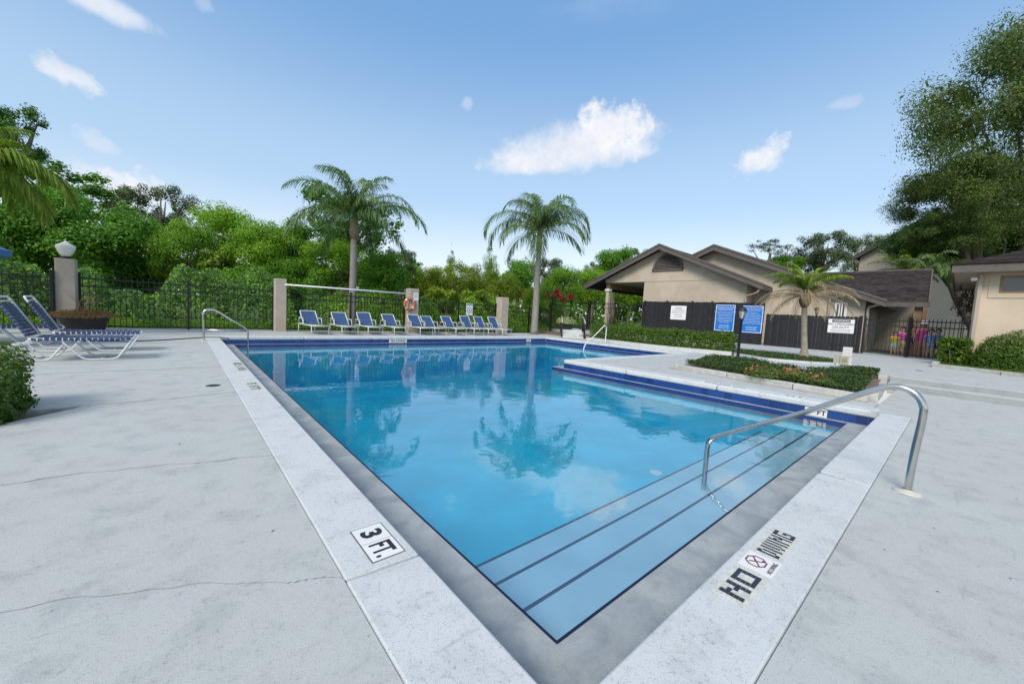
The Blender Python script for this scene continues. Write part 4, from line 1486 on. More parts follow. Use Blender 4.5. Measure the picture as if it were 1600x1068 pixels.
# umbrella reaching in at the left edge
um = thing('patio_umbrella', 'blue patio umbrella whose tip shows at the left edge', 'umbrella', (-4.12, 12.85, 0))
MB().tube([(0, 0, 0), (0, 0, 2.62)], 0.022).build('pole', M_white_metal, um)
MB().lathe([(0.0, 0.09), (0.05, 0.09), (0.24, 0.05), (0.26, 0)], 16).build('base', M_planter, um)
mb = MB()
for k in range(8):
    a0, a1 = 2 * math.pi * k / 8, 2 * math.pi * (k + 1) / 8
    p0, p1 = (1.5 * math.cos(a0), 1.5 * math.sin(a0), 1.93), (1.5 * math.cos(a1), 1.5 * math.sin(a1), 1.93)
    mb.add([(0, 0, 2.6), p0, p1, (p0[0] * 1.0, p0[1] * 1.0, 1.80), (p1[0], p1[1], 1.80)], [(0, 1, 2), (1, 3, 4, 2)])
mb.build('canopy', M_canvas, um)

# planter with dry plant
pb = Vector((-2.18, 17.05, 0))
pt = thing('planter', 'low dark bowl planter at the foot of the globe lamp pillar', 'planter', pb)
MB().lathe([(0.0, 0.0), (0.40, 0.0), (0.44, 0.05), (0.50, 0.36), (0.54, 0.37), (0.54, 0.45), (0.48, 0.45), (0.46, 0.40), (0.0, 0.40)], 20).build('bowl', M_planter, pt)
dp = thing('dry_plant', 'dry rust brown plant with bare twigs overflowing the dark planter', 'plant', pb + Vector((0, 0, 0.40)))
n = 2600
a_ = rng.uniform(0, 6.283, n)
r_ = 0.80 * np.sqrt(rng.random(n))
P = np.stack([r_ * np.cos(a_), r_ * np.sin(a_), 0.06 + 0.24 * rng.random(n) * np.clip(1.05 - r_ / 0.9, 0.2, 1) - 0.14 * np.clip(r_ - 0.52, 0, 1)], 1)
N = rng.normal(size=(n, 3))
put('foliage', leaf_mesh('foliage', P, N, rng.uniform(.04, .11, n), 0.018, L_brown), dp)
mb = MB()
g = random.Random(4)
for i in range(9):
    a = g.uniform(0, 6.28)
    p0 = Vector((0.28 * math.cos(a) * g.random(), 0.2 * math.sin(a) * g.random(), 0))
    p1 = p0 + Vector((g.uniform(-.15, .15), g.uniform(-.1, .1), g.uniform(.35, .6)))
    p2 = p1 + Vector((g.uniform(-.35, .4), g.uniform(-.1, .1), g.uniform(.1, .5)))
    mb.tube([p0, p1, p2], [0.012, 0.008, 0.003], 5)
    mb.tube([p1, p1 + Vector((g.uniform(-.3, .3), g.uniform(-.1, .1), g.uniform(.15, .4)))], [0.006, 0.003], 5)
mb.build('twigs', mat('bare_twig', (0.25, 0.16, 0.12), 0.9), dp)
# hose along the deck to the far rail
hp = [G(112, 533.5), G(150, 533), G(200, 534), G(250, 532), G(290, 529.5), G(320, 527.5), G(345, 527.5), G(358, 529.5)]
tag(MB().tube([Vector((p.x, p.y, 0.015)) for p in hp], 0.014, 6).build('hose', M_hose), 'thin black hose lying across the deck to the far left rail', 'hose')


# ------------------------------------------------------------------ pool rails
def smooth_path(P_, k=6):
    P_ = [Vector(p) for p in P_]
    out = []
    for i in range(len(P_) - 1):
        a = P_[max(i - 1, 0)]
        b, c = P_[i], P_[i + 1]
        d = P_[min(i + 2, len(P_) - 1)]
        for j in range(k):
            t = j / k
            out.append(0.5 * ((2 * b) + (c - a) * t + (2 * a - 5 * b + 4 * c - d) * t * t + (3 * b - a - 3 * c + d) * t ** 3))
    out.append(P_[-1])
    return out


r1 = thing('handrail', 'large steel handrail bending over the near pool steps', 'handrail', (4.28, 0.155, 0), 0, 'steel pool handrails')
MB().tube(smooth_path([(0, 0, 0), (0, -0.01, 0.3), (0, -0.028, 0.58), (0, -0.02, 0.70), (0, 0.045, 0.785), (0, 0.155, 0.808), (0, 0.28, 0.745), (0, 0.50, 0.603), (0, 0.73, 0.450), (0, 1.05, 0.262), (0, 1.33, 0.098),
                       (0, 1.43, 0.035), (0, 1.483, -0.03), (0, 1.497, -0.12), (0, 1.497, -0.30), (0, 1.497, -0.68)], 5), 0.0245, 14).build('bar', M_steel, r1)
MB().lathe([(0.085, 0), (0.085, 0.006), (0.070, 0.016), (0.030, 0.020), (0.028, 0.028)], 24).build('flange', M_flange, r1)
r2 = thing('handrail', 'steel handrail at the far left corner of the pool', 'handrail', (0.49, 13.6, 0), 0, 'steel pool handrails')
bar = smooth_path([(0, 0, 0), (-0.01, 0, 0.4), (-0.02, 0, 0.70), (0.02, 0, 0.82), (0.12, 0, 0.86), (0.28, 0, 0.83), (0.6, 0, 0.60), (0.93, 0, 0.36), (1.0, 0, 0.27), (1.01, 0, 0.1), (1.01, 0, -0.35), (1.01, 0, -0.9)], 4)
MB().tube(bar, 0.026, 10).build('bar', M_steel, r2)
MB().tube([(0.0, 0, 0.30), (1.0, 0, 0.28)], 0.018, 8).build('cross_bar', M_steel, r2)
MB().lathe([(0.08, 0), (0.08, 0.008), (0.03, 0.02)], 16).build('flange', M_flange, r2)
r3 = thing('handrail', 'thin white handrail on the far right pool side before the clipped hedge', 'handrail', (15.68, 11.2, 0), 0, 'steel pool handrails')
bar = smooth_path([(0, 0, 0), (0.01, 0, 0.4), (0.02, 0, 0.72), (-0.02, 0, 0.82), (-0.14, 0, 0.88), (-0.3, 0, 0.77), (-1.0, 0, 0.30), (-1.45, 0, 0.02), (-1.58, 0, -0.14), (-1.61, 0, -0.3), (-1.61, 0, -0.9)], 4)
MB().tube(bar, 0.026, 10).build('bar', M_white_metal, r3)
MB().lathe([(0.08, 0), (0.08, 0.008), (0.03, 0.02)], 16).build('flange', M_flange, r3)

# ------------------------------------------------------------------ depth and warning markers in the coping
FONT = {'N': ['X..X', 'XX.X', 'X.XX', 'X..X', 'X..X'], 'O': ['XXXX', 'X..X', 'X..X', 'X..X', 'XXXX'], 'D': ['XX.', 'X.X', 'X.X', 'X.X', 'XX.'], 'I': ['X'] * 5,
        'V': ['X.X', 'X.X', 'X.X', 'X.X', '.X.'], 'G': ['XXXX', 'X...', 'X.XX', 'X..X', 'XXXX'], '5': ['XXX', 'X..', 'XX.', '..X', 'XX.'], 'F': ['XXX', 'X..', 'XX.', 'X..', 'X..'],
        'T': ['XXX', '.X.', '.X.', '.X.', '.X.'], ' ': ['..'] * 5}


def mosaic(parent, word, x0, x1, y0, y1, single=True):
    """small tiles laid in rows, the letters in dark ones; reading along +X"""
    rows = ['' for _ in range(5)]
    for i, chh in enumerate(word):
        for r in range(5):
            rows[r] += ('.' if i else '') + FONT[chh][r]
    rows = ['.' + r + '.' for r in rows]
    w = len(rows[0])
    rows = ['.' * w] + rows + ['.' * w]
    dx, dy = (x1 - x0) / w, (y1 - y0) / 7
    gp = 0.0020 if single else 0.0013
    me_w = MB().box(-dx / 2 + gp, -dy / 2 + gp, -0.004, dx / 2 - gp, dy / 2 - gp, 0.0015).mesh('mosaic_tile', M_mos_w)
    me_b = MB().box(-dx / 2 + gp * .5, -dy / 2 + gp * .5, -0.004, dx / 2 - gp * .5, dy / 2 - gp * .5, 0.0018).mesh('mosaic_tile', M_mos_b)
    if single:
        for r in range(7):
            for c in range(w):
                put('mosaic_tile', me_b if rows[r][c] == 'X' else me_w, parent, (x0 + dx * (c + .5), y1 - dy * (r + .5), random.uniform(0, .0004)))
    else:
        for (mm, k) in ((M_mos_w, '.'), (M_mos_b, 'X')):
            mb = MB()
            for r in range(7):
                for c in range(w):
                    if rows[r][c] == k:
                        cx, cy = x0 + dx * (c + .5), y1 - dy * (r + .5)
                        mb.box(cx - dx / 2 + gp, cy - dy / 2 + gp, -0.004, cx + dx / 2 - gp, cy + dy / 2 - gp, 0.0016)
            tag(mb.build('mosaic_tile', mm, parent), kind='stuff')
    MB().box(x0 - 0.002, y0 - 0.002, -0.006, x1 + 0.002, y1 + 0.002, -0.0015).build('grout_bed', M_black, parent)


def no_dive_tile(parent, cx, cy, s=0.17, h=0.15, letters=True):
    t = MB().box(cx - s / 2, cy - h / 2, -0.004, cx + s / 2, cy + h / 2, 0.002).build('symbol_tile', M_sign_tile, parent)
    q = MB()
    ro, ri = 0.050, 0.042
    oy = cy + 0.018
    for k in range(8):
        a0, a1 = R(22.5 + 45 * k), R(22.5 + 45 * (k + 1))
        q.add([(cx + r * math.cos(a) * 1.15, oy + r * math.sin(a), 0.0032) for r, a in ((ri, a0), (ro, a0), (ro, a1), (ri, a1))], [(0, 1, 2, 3)])
    a = Vector((cx - 0.040, oy - 0.027, 0.0032))
    b = Vector((cx + 0.040, oy + 0.027, 0.0032))
    q.beam(a, b, 0.007, 0.0008)
    q.build('prohibition_mark', M_redp, t)
    q = MB()
    q.beam((cx - 0.022, oy + 0.026, 0.0036), (cx + 0.022, oy - 0.030, 0.0036), 0.006, 0.0008)
    q.lathe([(0, 0.0), (0.006, 0.0), (0.006, 0.001), (0, 0.001)], 8, (cx + 0.026, oy - 0.026, 0.0034))
    q.beam((cx - 0.006, oy + 0.002, 0.0036), (cx + 0.016, oy + 0.012, 0.0036), 0.004, 0.0008)
    q.build('diver_figure', M_black, t)
    put('lettering', text_mesh('NO DIVING', 0.026, 0.0006, m=M_black), t, (cx, cy - 0.056, 0.0036), (0, 0, 0), (0.92, 1.15, 1))


ZT = 0.005
dm = thing('warning_marker', 'NO DIVING marker of mosaic tiles set in the near white coping', 'pool marker', (2.29, 0.565, ZT), 0, 'no diving markers in the coping')
mosaic(dm, 'NO', -0.445, -0.135, -0.072, 0.073)
no_dive_tile(dm, -0.032, -0.003)
mosaic(dm, 'DIVING', 0.075, 0.445, -0.072, 0.073)

tm = thing('depth_marker', '3 FT. depth marker of two white tiles set in the left coping', 'pool marker', (0.765, 1.87, ZT), R(-90), 'depth markers')
o = MB().box(-0.155, -0.078, -0.004, -0.002, 0.078, 0.002).build('tile', M_sign_tile, tm)
put('lettering', text_mesh('3', 0.15, 0.006, m=M_black), o, (-0.078, -0.004, 0.0032), (0, 0, 0), (1.05, 0.95, 1))
o = MB().box(0.002, -0.078, -0.004, 0.155, 0.078, 0.002).build('tile', M_sign_tile, tm)
put('lettering', text_mesh('FT.', 0.135, 0.004, m=M_black), o, (0.078, -0.004, 0.0032), (0, 0, 0), (0.72, 1.1, 1))
MB().box(-0.162, -0.085, -0.005, 0.162, 0.085, 0.0).build('grout_bed', M_greyp, tm)

dm2 = thing('warning_marker', 'NO DIVING marker farther along the left white coping', 'pool marker', (0.80, 8.35, ZT), R(-90), 'no diving markers in the coping')
mosaic(dm2, 'NO', -0.52, -0.20, -0.075, 0.075, False)
no_dive_tile(dm2, -0.06, 0.0)
mosaic(dm2, 'DIVING', 0.08, 0.50, -0.075, 0.075, False)
dm3 = thing('depth_marker', '5 FT mosaic depth marker in the left coping beside a slab joint', 'pool marker', (0.775, 6.38, ZT), R(-90), 'depth markers')
mosaic(dm3, '5 FT', -0.28, 0.28, -0.075, 0.075, False)
# markers on the tiled walls
sp = onX(1274, 648, wr - 0.012)
wm = thing('depth_marker', '3 FT depth marker of white tiles in the blue tiled wall', 'pool marker', (wr - 0.013, sp.y, zt), R(-90), 'depth markers')
for k, s_ in ((-1, '3'), (1, 'FT')):
    o = MB().box(-0.153 if k < 0 else 0.001, -0.004, -0.064, -0.001 if k < 0 else 0.153, 0.008, 0.064).build('tile', M_sign_tile, wm)
    put('lettering', text_mesh(s_, 0.115, 0.003, m=M_black), o, (0.078 * k, -0.0065, 0.0), (R(90), 0, 0), (1.0, 1, 1))
sp = onY(622, 533, wf - 0.012)
wm = thing('warning_marker', 'NO DIVING strip of white tiles in the far tiled wall below the chairs', 'pool marker', (sp.x, wf - 0.013, zt), 0, 'no diving markers in the coping')
for k in range(5):
    MB().box(-0.38 + 0.153 * k, -0.004, -0.064, -0.38 + 0.153 * k + 0.151, 0.008, 0.064).build('tile', M_sign_tile, wm)
put('lettering', text_mesh('NO DIVING', 0.115, 0.003, m=M_black), wm, (0, -0.0065, 0.0), (R(90), 0, 0), (1.05, 1, 1))
sp = onY(826, 532, wf - 0.012)
wm = thing('depth_marker', '5 FT depth marker of white tiles at the far right end of the tiled wall', 'pool marker', (sp.x, wf - 0.013, zt), 0, 'depth markers')
for k in range(2):
    MB().box(-0.153 + 0.154 * k, -0.004, -0.064, 0.154 * k - 0.002, 0.008, 0.064).build('tile', M_sign_tile, wm)
put('lettering', text_mesh('5 FT', 0.105, 0.003, m=M_black), wm, (0, -0.0065, 0.0), (R(90), 0, 0))
# markers let into the right coping, seen nearly edge on
for (px, py, lab, words_) in ((1128, 602, 'NO DIVING plate set flat in the coping before the flower bed', 'NO DIVING'), (1228, 623.5, '3 FT plate set flat in the coping nearest the near steps', '3 FT')):
    sp = G(px, py)
    cm_ = thing('depth_marker', lab, 'pool marker', (8.40, sp.y, ZT), R(90), 'depth markers')
    L_ = 0.9 if words_ == 'NO DIVING' else 0.34
    MB().box(-L_ / 2, -0.076, -0.004, L_ / 2, 0.076, 0.0015).build('plate', M_sign_tile, cm_)
    put('lettering', text_mesh(words_, 0.15, 0.003, m=M_black), cm_, (0, 0, 0.003))
# leaf litter and twigs scattered on the deck
lx, ly = [], []
for _ in range(90):
    a_ = random.random()
    lx.append(random.uniform(-2.6, 0.5) if a_ < .5 else random.uniform(1.2, 9))
    ly.append(random.uniform(0.9, 12) if a_ < .5 else random.uniform(-1.4, 0.3))
P = np.stack([lx, ly, np.full(90, 0.004)], 1)
tag(put('leaf_litter', leaf_mesh('leaf_litter', P, np.array([[0, 0, 1.0]]) + rng.normal(size=(90, 3)) * .18, rng.uniform(.010, .034, 90), rng.uniform(.005, .014, 90), L_brown)), kind='stuff')
# small deck drains
for (px, py, lab) in ((333, 602, 'small dark drain cover in the left deck beside the coping'), (1436, 579, 'tiny dark drain cover in the upper walkway')):
    sp = G(px, py, 0 if px < 1000 else Z_UP)
    dr = MB().lathe([(0, 0.006), (0.07, 0.006), (0.085, 0.001), (0.085, -0.01)], 16).build('deck_drain', M_black_metal, None, sp)
    tag(dr, lab, 'drain')


# ------------------------------------------------------------------ dark board fence with signs
def board_fence(label, x, y0, y1, z0, z1, post_ys=(), w=0.145):
    t = thing('board_fence', label, 'fence', (x, y0, z0), R(-90), 'dark board fence sections')
    n = int(abs(y0 - y1) / w)
    h = z1 - z0
    ws = abs(y0 - y1) / n
    c = 0.03
    me = MB()
    poly = [(-ws / 2 + .003, 0), (ws / 2 - .003, 0), (ws / 2 - .003, h - c), (ws / 2 - c, h), (-ws / 2 + c, h), (-ws / 2 + .003, h - c)]
    k = len(poly)
    me.add([(p[0], -0.01, p[1]) for p in poly] + [(p[0], 0.01, p[1]) for p in poly],
           [tuple(range(k)), tuple(reversed(range(k, 2 * k)))] + [(i, i + k, (i + 1) % k + k, (i + 1) % k) for i in range(k)])
    bm_ = me.mesh('board', M_dkwood)
    for i in range(n):
        put('board', bm_, t, ((i + .5) * ws, random.uniform(-.006, .006), random.uniform(-.012, .012)))
    for py_ in post_ys:
        MB().box(y0 - py_ - 0.05, -0.06, -0.1, y0 - py_ + 0.05, 0.05, h + 0.05).build('post', M_dkwood, t)
    MB().box(0, 0.012, h * 0.82, abs(y0 - y1), 0.05, h * 0.82 + 0.09).build('rail', M_dkwood, t)
    MB().box(0, 0.012, h * 0.15, abs(y0 - y1), 0.05, h * 0.15 + 0.09).build('rail', M_dkwood, t)
    return t


board_fence('taller dark board fence in front of the gable, carrying the blue signs', 23.5, 13.9, 6.85, Z_UP, 2.5, (13.85, 12.3, 10.7, 9.55))
board_fence('lower dark board fence behind the small palm, carrying the lifeguard warning', 23.5, 6.75, 2.95, Z_UP, 1.92, (2.98,))
ux = (0, -1)
XS = 23.5 - 0.03
GSN = 'signs on the dark board fence'
a, b, c, d = [onX(*p, XS) for p in ((1049, 477), (1073, 477), (1072, 500), (1049, 498))]
sign('notice_sign', 'white notice board with grey lines of print on the dark fence', (XS, (a.y + b.y) / 2, (a.z + c.z) / 2), ux, a.y - b.y, a.z - c.z - .02, M_whitep,
     [('PLEASE', 0.13, 0.27, M_greyp), ('SHOWER BEFORE', 0.095, 0.13, M_greyp), ('ENTERING THE POOL', 0.085, 0.0, M_greyp), ('NO GLASS', 0.10, -0.13, M_greyp), ('IN POOL AREA', 0.08, -0.26, M_greyp)], group=GSN)
body = ['NO FOOD OR DRINK IN THE POOL OR ON THE WET DECK', 'NO GLASS OR ANIMALS IN THE POOL AREA', 'SHOWER BEFORE ENTERING THE POOL', 'DO NOT SWALLOW THE POOL WATER',
        'CHILDREN MUST BE WITH AN ADULT', 'NO RUNNING OR ROUGH PLAY ALLOWED', 'RESIDENTS AND THEIR GUESTS ONLY', 'SWIM AT YOUR OWN RISK']
a, b, c = [onX(*p, XS) for p in ((1119, 475.5), (1150, 476.5), (1115, 516))]
cy_, cz_ = (a.y + b.y) / 2, (a.z + c.z) / 2
lines = [('SWIMMING POOL RULES', 0.085, 0.58), ('AND REGULATIONS', 0.085, 0.47)] + [(s_, 0.042, 0.34 - 0.085 * i) for i, s_ in enumerate(body)] + [('POOL HOURS', 0.085, -0.44), ('DAWN TO DUSK', 0.07, -0.56)]
sign('rules_sign', 'left blue pool rules sign with white print, beside the lantern post', (XS, cy_, cz_), ux, a.y - b.y, a.z - c.z, M_bluep, lines, (M_whitep, 0.028, 0.02), group=GSN)
a, b, c = [onX(*p, XS) for p in ((1161, 477), (1194, 478.5), (1159, 519))]
cy_, cz_ = (a.y + b.y) / 2, (a.z + c.z) / 2
lines = [('THE FOLLOWING REGULATIONS', 0.062, 0.58), ('GOVERN USE OF THE POOL', 0.062, 0.48)] + [(s_, 0.042, 0.36 - 0.085 * i) for i, s_ in enumerate(reversed(body))] + [('BATHING LOAD', 0.075, -0.44), ('NO LIFEGUARD', 0.075, -0.56)]
sign('rules_sign', 'right blue pool rules sign with white print, partly behind the lantern head', (XS, cy_, cz_), ux, a.y - b.y, a.z - c.z, M_bluep, lines, (M_whitep, 0.028, 0.02), group=GSN)
a, b, c = [onX(*p, XS) for p in ((1295, 497.5), (1336, 500), (1290, 519))]
cy_, cz_ = (a.y + b.y) / 2, (a.z + c.z) / 2
t = sign('warning_sign', 'white WARNING NO LIFEGUARD ON DUTY sign on the lower dark fence', (XS, cy_, cz_), ux, a.y - b.y, a.z - c.z - .02, M_whitep,
         [('WARNING', 0.12, 0.24, M_whitep, 0, 'CENTER', 1), ('NO LIFEGUARD', 0.135, 0.085, M_black), ('ON DUTY', 0.135, -0.06, M_black), ('SWIM AT YOUR OWN RISK', 0.06, -0.18, M_greyp), ('CHILDREN MUST BE ATTENDED', 0.05, -0.26, M_greyp)], group=GSN)
MB().box(-0.33, -0.0145, 0.175, 0.33, -0.008, 0.305).build('header', M_black, t)


# lanterns
def lantern(label, x, y, z0, top, rpost=0.04):
    t = thing('lantern_post', label, 'lamp post', (x, y, z0), 0, 'black lantern posts')
    h = top - z0
    MB().lathe([(0.0, 0), (0.085, 0), (0.085, 0.03), (0.06, 0.10), (0.045, 0.25), (rpost, 0.32), (rpost * .85, h - 0.42), (0.06, h - 0.40), (0.03, h - 0.36)], 10).build('pole', M_black_metal, t)
    MB().lathe([(0.05, h - 0.36), (0.095, h - 0.15), (0.10, h - 0.14)], 6).build('glass', M_lampglass, t)
    MB().lathe([(0.125, h - 0.145), (0.13, h - 0.12), (0.07, h - 0.05), (0.02, h - 0.02), (0.02, h), (0, h + .01)], 6).build('cap', M_black_metal, t)
    mb = MB()
    for k in range(6):
        a = 2 * math.pi * k / 6
        mb.tube([(0.052 * math.cos(a), 0.052 * math.sin(a), h - 0.36), (0.10 * math.cos(a), 0.10 * math.sin(a), h - 0.14)], 0.006, 5)
    mb.build('cage', M_black_metal, t)
    return t


lantern('black lantern post at the end of the long hedge, in front of the blue signs', 12.46, 4.2, 0, 1.80)
l2p = onX(1277, 479, 24.6)
lantern('black lantern head peeping over the lower dark fence', 24.6, l2p.y, Z_UP, l2p.z)


# ------------------------------------------------------------------ clubhouse
def roof_courses(t, P00, P10, P01, P11, n, thick=0.02, m=None, name='shingle_course'):
    """overlapping courses from the eave edge (P00-P10) up to the ridge edge (P01-P11)"""
    P00, P10, P01, P11 = map(Vector, (P00, P10, P01, P11))
    nr = (P10 - P00).cross(P01 - P00).normalized()
    if nr.z < 0:
        nr = -nr
    for i in range(n):
        f0, f1 = i / n, min(1, (i + 1.25) / n)
        a, b = P00.lerp(P01, f0), P10.lerp(P11, f0)
        c, d = P10.lerp(P11, f1), P00.lerp(P01, f1)
        k = nr * (thick * 1.3)
        l = nr * 0.002
        MB().add([a + l, b + l, c + l, d + l, a + k, b + k, c + nr * 0.004, d + nr * 0.004], [(3, 2, 1, 0), (4, 5, 6, 7), (0, 1, 5, 4), (1, 2, 6, 5), (2, 3, 7, 6), (3, 0, 4, 7)]).build(name, m or M_shingle, t)


def shift(mb, o):
    mb.v = [(v[0] - o[0], v[1] - o[1], v[2] - o[2]) for v in mb.v]
    return mb


def gable_house(label, XW, YR, ZR, yl, yr, slope_l, slope_r, over, depth, wall_poly, name='clubhouse', courses=0, depth_r=None):
    o = Vector((XW, YR, 0.2))
    t = thing(name, label, 'building', o, 0)
    mb = MB()
    k = len(wall_poly)
    mb.add([(XW, p[0], p[1]) for p in wall_poly] + [(XW + 0.25, p[0], p[1]) for p in wall_poly],
           [tuple(range(k)), tuple(reversed(range(k, 2 * k)))] + [(i, i + k, (i + 1) % k + k, (i + 1) % k) for i in range(k)])
    shift(mb, o).build('gable_wall', M_wall, t)
    x0 = XW - over
    for (ye, sl) in ((yl, slope_l), (yr, slope_r)):
        x1 = XW + (depth_r if depth_r and ye == yr else depth)
        ze = ZR - abs(ye - YR) * sl
        th = 0.16
        mb = MB().add([(x0, YR, ZR), (x0, ye, ze), (x1, ye, ze), (x1, YR, ZR), (x0, YR, ZR - th), (x0, ye, ze - th), (x1, ye, ze - th), (x1, YR, ZR - th)],
                      [(0, 1, 2, 3), (7, 6, 5, 4), (0, 4, 5, 1), (1, 5, 6, 2), (2, 6, 7, 3)])
        shift(mb, o).build('roof_slope', M_shingle if not courses else M_soffit, t)
        e = 0.03
        mb = MB()
        s_ = 1 if ye > YR else -1
        # rake board with a thinner shadow board on top
        mb.add([(x0 - .03, YR, ZR + .03), (x0 - .03, ye + .05 * s_, ze + .03), (x0 - .03, ye + .05 * s_, ze - 0.30), (x0 - .03, YR, ZR - 0.34),
                (x0 + .03, YR, ZR + .03), (x0 + .03, ye + .05 * s_, ze + .03), (x0 + .03, ye + .05 * s_, ze - 0.30), (x0 + .03, YR, ZR - 0.34)],
               [(0, 1, 2, 3), (7, 6, 5, 4), (0, 4, 5, 1), (1, 5, 6, 2), (2, 6, 7, 3)])
        mb.add([(x0 - .07, YR, ZR + .07), (x0 - .07, ye + .08 * s_, ze + .07), (x0 - .07, ye + .08 * s_, ze - 0.05), (x0 - .07, YR, ZR - 0.05),
                (x0 - .031, YR, ZR + .07), (x0 - .031, ye + .08 * s_, ze + .07), (x0 - .031, ye + .08 * s_, ze - 0.05), (x0 - .031, YR, ZR - 0.05)],
               [(0, 1, 2, 3), (7, 6, 5, 4), (0, 4, 5, 1), (1, 5, 6, 2), (2, 6, 7, 3)])
        shift(mb, o).build('rake_board', M_trim, t)
        mb = MB().box(x0, ye - (0.0 if s_ < 0 else 0.0) - 0.02, ze - 0.27, x1, ye + 0.02, ze - 0.02)
        shift(mb, o).build('fascia', M_trim, t)
    return t, o


XW = 26.0
YR, ZR = 14.18, 6.55
zl_ = lambda y: ZR - 0.20 - (abs(y - YR) * (0.43 if y > YR else 0.445))
wall1 = [(8.62, 0.2), (15.5, 0.2), (15.5, 4.07), (18.95, 4.07), (18.95, zl_(18.95)), (YR, zl_(YR)), (8.62, zl_(8.62))]
club, co = gable_house('tan gabled clubhouse with half round vent and open porch behind the dark fence', XW, YR, ZR, 20.5, 7.64, 0.43, 0.445, 0.65, 10, wall1, depth_r=1.5)
shift(MB().box(XW + 0.25, 8.62, 0.2, XW + 1.1, 8.85, 3.7), co).build('side_wall', M_wall, club)
shift(MB().box(XW + 0.25, 15.27, 0.2, XW + 7, 15.5, 4.0), co).build('side_wall', M_wall, club)
mb = MB().box(XW - 0.02, 8.62, 4.05, XW + 0.0, 15.5, 4.08)
shift(mb, co).build('belt_line', M_soffit, club)
# porch: ceiling, beam and columns
shift(MB().box(XW + 0.25, 15.5, 4.02, XW + 7.5, 18.95, 4.1), co).build('porch_ceiling', M_soffit, club)
shift(MB().box(XW + 0.1, 18.6, 3.62, XW + 7.5, 18.93, 4.02), co).build('porch_beam', M_beam, club)
shift(MB().box(XW + 7.2, 15.5, 3.62, XW + 7.5, 18.6, 4.02), co).build('porch_beam', M_beam, club)
for (x_, y_) in ((XW + 0.2, 18.76), (XW + 7.3, 18.76), (XW + 7.3, 15.9)):
    col_ = shift(MB().box(x_ - 0.13, y_ - 0.13, 0.2, x_ + 0.13, y_ + 0.13, 3.62), co).build('porch_column', M_post, club)
    shift(MB().box(x_ - 0.2, y_ - 0.2, 3.42, x_ + 0.2, y_ + 0.2, 3.58), co).build('capital', M_whitep, col_)
# half round louvre vent
vy, vz0, vw, vh = 13.78, 4.80, 1.14, 1.20
v = MB()
n = 20
o_ = [(vy + vw * math.cos(math.pi * i / n), vz0 + vh * math.sin(math.pi * i / n)) for i in range(n + 1)]
i_ = [(vy + (vw - .17) * math.cos(math.pi * i / n), vz0 + .12 + (vh - .27) * math.sin(math.pi * i / n)) for i in range(n + 1)]
for i in range(n):
    a, b, c, d = o_[i], o_[i + 1], i_[i + 1], i_[i]
    v.add([(XW - 0.09, *a), (XW - 0.09, *b), (XW - 0.09, *c), (XW - 0.09, *d), (XW - .001, *a), (XW - .001, *b), (XW - .001, *c), (XW - .001, *d)],
          [(0, 1, 2, 3), (0, 4, 5, 1), (3, 2, 6, 7)])
v.box(XW - 0.09, vy - vw, vz0 - .02, XW - .001, vy + vw, vz0 + .119)
vent = shift(v, co).build('gable_vent', M_trim, club)
v = MB().add([(XW - .012, *p) for p in i_], [tuple(range(n + 1))])
shift(v, co).build('vent_back', M_black, vent)
for k in range(8):
    z_ = vz0 + 0.17 + k * 0.108
    f = (z_ + .03 - vz0 - .12) / (vh - .27)
    hw = (vw - .17) * math.sqrt(max(0.0, 1 - f * f))
    s_ = MB().add([(XW - .02, vy - hw, z_ + .07), (XW - .02, vy + hw, z_ + .07), (XW - .075, vy + hw, z_), (XW - .075, vy - hw, z_),
                   (XW - .02, vy - hw, z_ + .055), (XW - .02, vy + hw, z_ + .055), (XW - .075, vy + hw, z_ - .012), (XW - .075, vy - hw, z_ - .012)],
                  [(0, 1, 2, 3), (7, 6, 5, 4), (3, 2, 6, 7), (0, 3, 7, 4), (1, 5, 6, 2)])
    shift(s_, co).build('slat', M_trim, vent)
sp_ = MB()
bent(sp_, [(XW - 0.55, 7.75, 3.45), (XW - 0.5, 7.9, 3.2), (XW - 0.1, 8.62, 3.0), (XW - 0.1, 8.62, 0.3)], 0.06, 8, 0.12)
shift(sp_, co).build('downpipe', M_gutter, club)
# second gable behind
YR2, ZR2, XW2 = 11.02, 6.39, 27.2
zl2 = lambda y: ZR2 - 0.2 - abs(y - YR2) * 0.42
wall2 = [(3.35, 0.2), (14.3, 0.2), (14.3, zl2(14.3)), (YR2, zl2(YR2)), (3.35, zl2(3.35))]
club2, co2 = gable_house('second tan gable rising behind the first, its right slope ending at the long roof', XW2, YR2, ZR2, 14.6, 2.57, 0.42, 0.42, 0.6, 12, wall2)
shift(MB().box(XW2 + .25, 3.35, 0.2, XW2 + 12, 3.6, 2.9), co2).build('side_wall', M_wall, club2)
a, b = onX(1309, 474, XW2), onX(1318, 498, XW2)
wn_ = shift(MB().box(XW2 - .06, b.y - .1, 1.2, XW2 - .001, a.y + .1, a.z + .05), co2).build('window', M_whitep, club2)
shift(MB().box(XW2 - .075, b.y, 1.28, XW2 - .061, a.y, a.z - .04), co2).build('pane', M_glass, wn_)
for k in range(1, 3):
    y_ = b.y + (a.y - b.y) * k / 3
    shift(MB().box(XW2 - .09, y_ - .03, 1.28, XW2 - .0755, y_ + .03, a.z - .04), co2).build('muntin', M_whitep, wn_)
for (p0, p1, p2) in (((1325, 455), (1320, 461), (1297, 466)), ((1383, 470), (1376, 475), (1357, 480))):
    q0, q1, q2 = onX(*p0, XW2 - 0.5), onX(*p1, XW2 - .45), onX(*p2, XW2 - .1)
    sp_ = MB()
    bent(sp_, [q0, q1, q2, (q2.x, q2.y, 0.3)], 0.065, 8, 0.12)
    shift(sp_, co2).build('downpipe', M_gutter, club2)
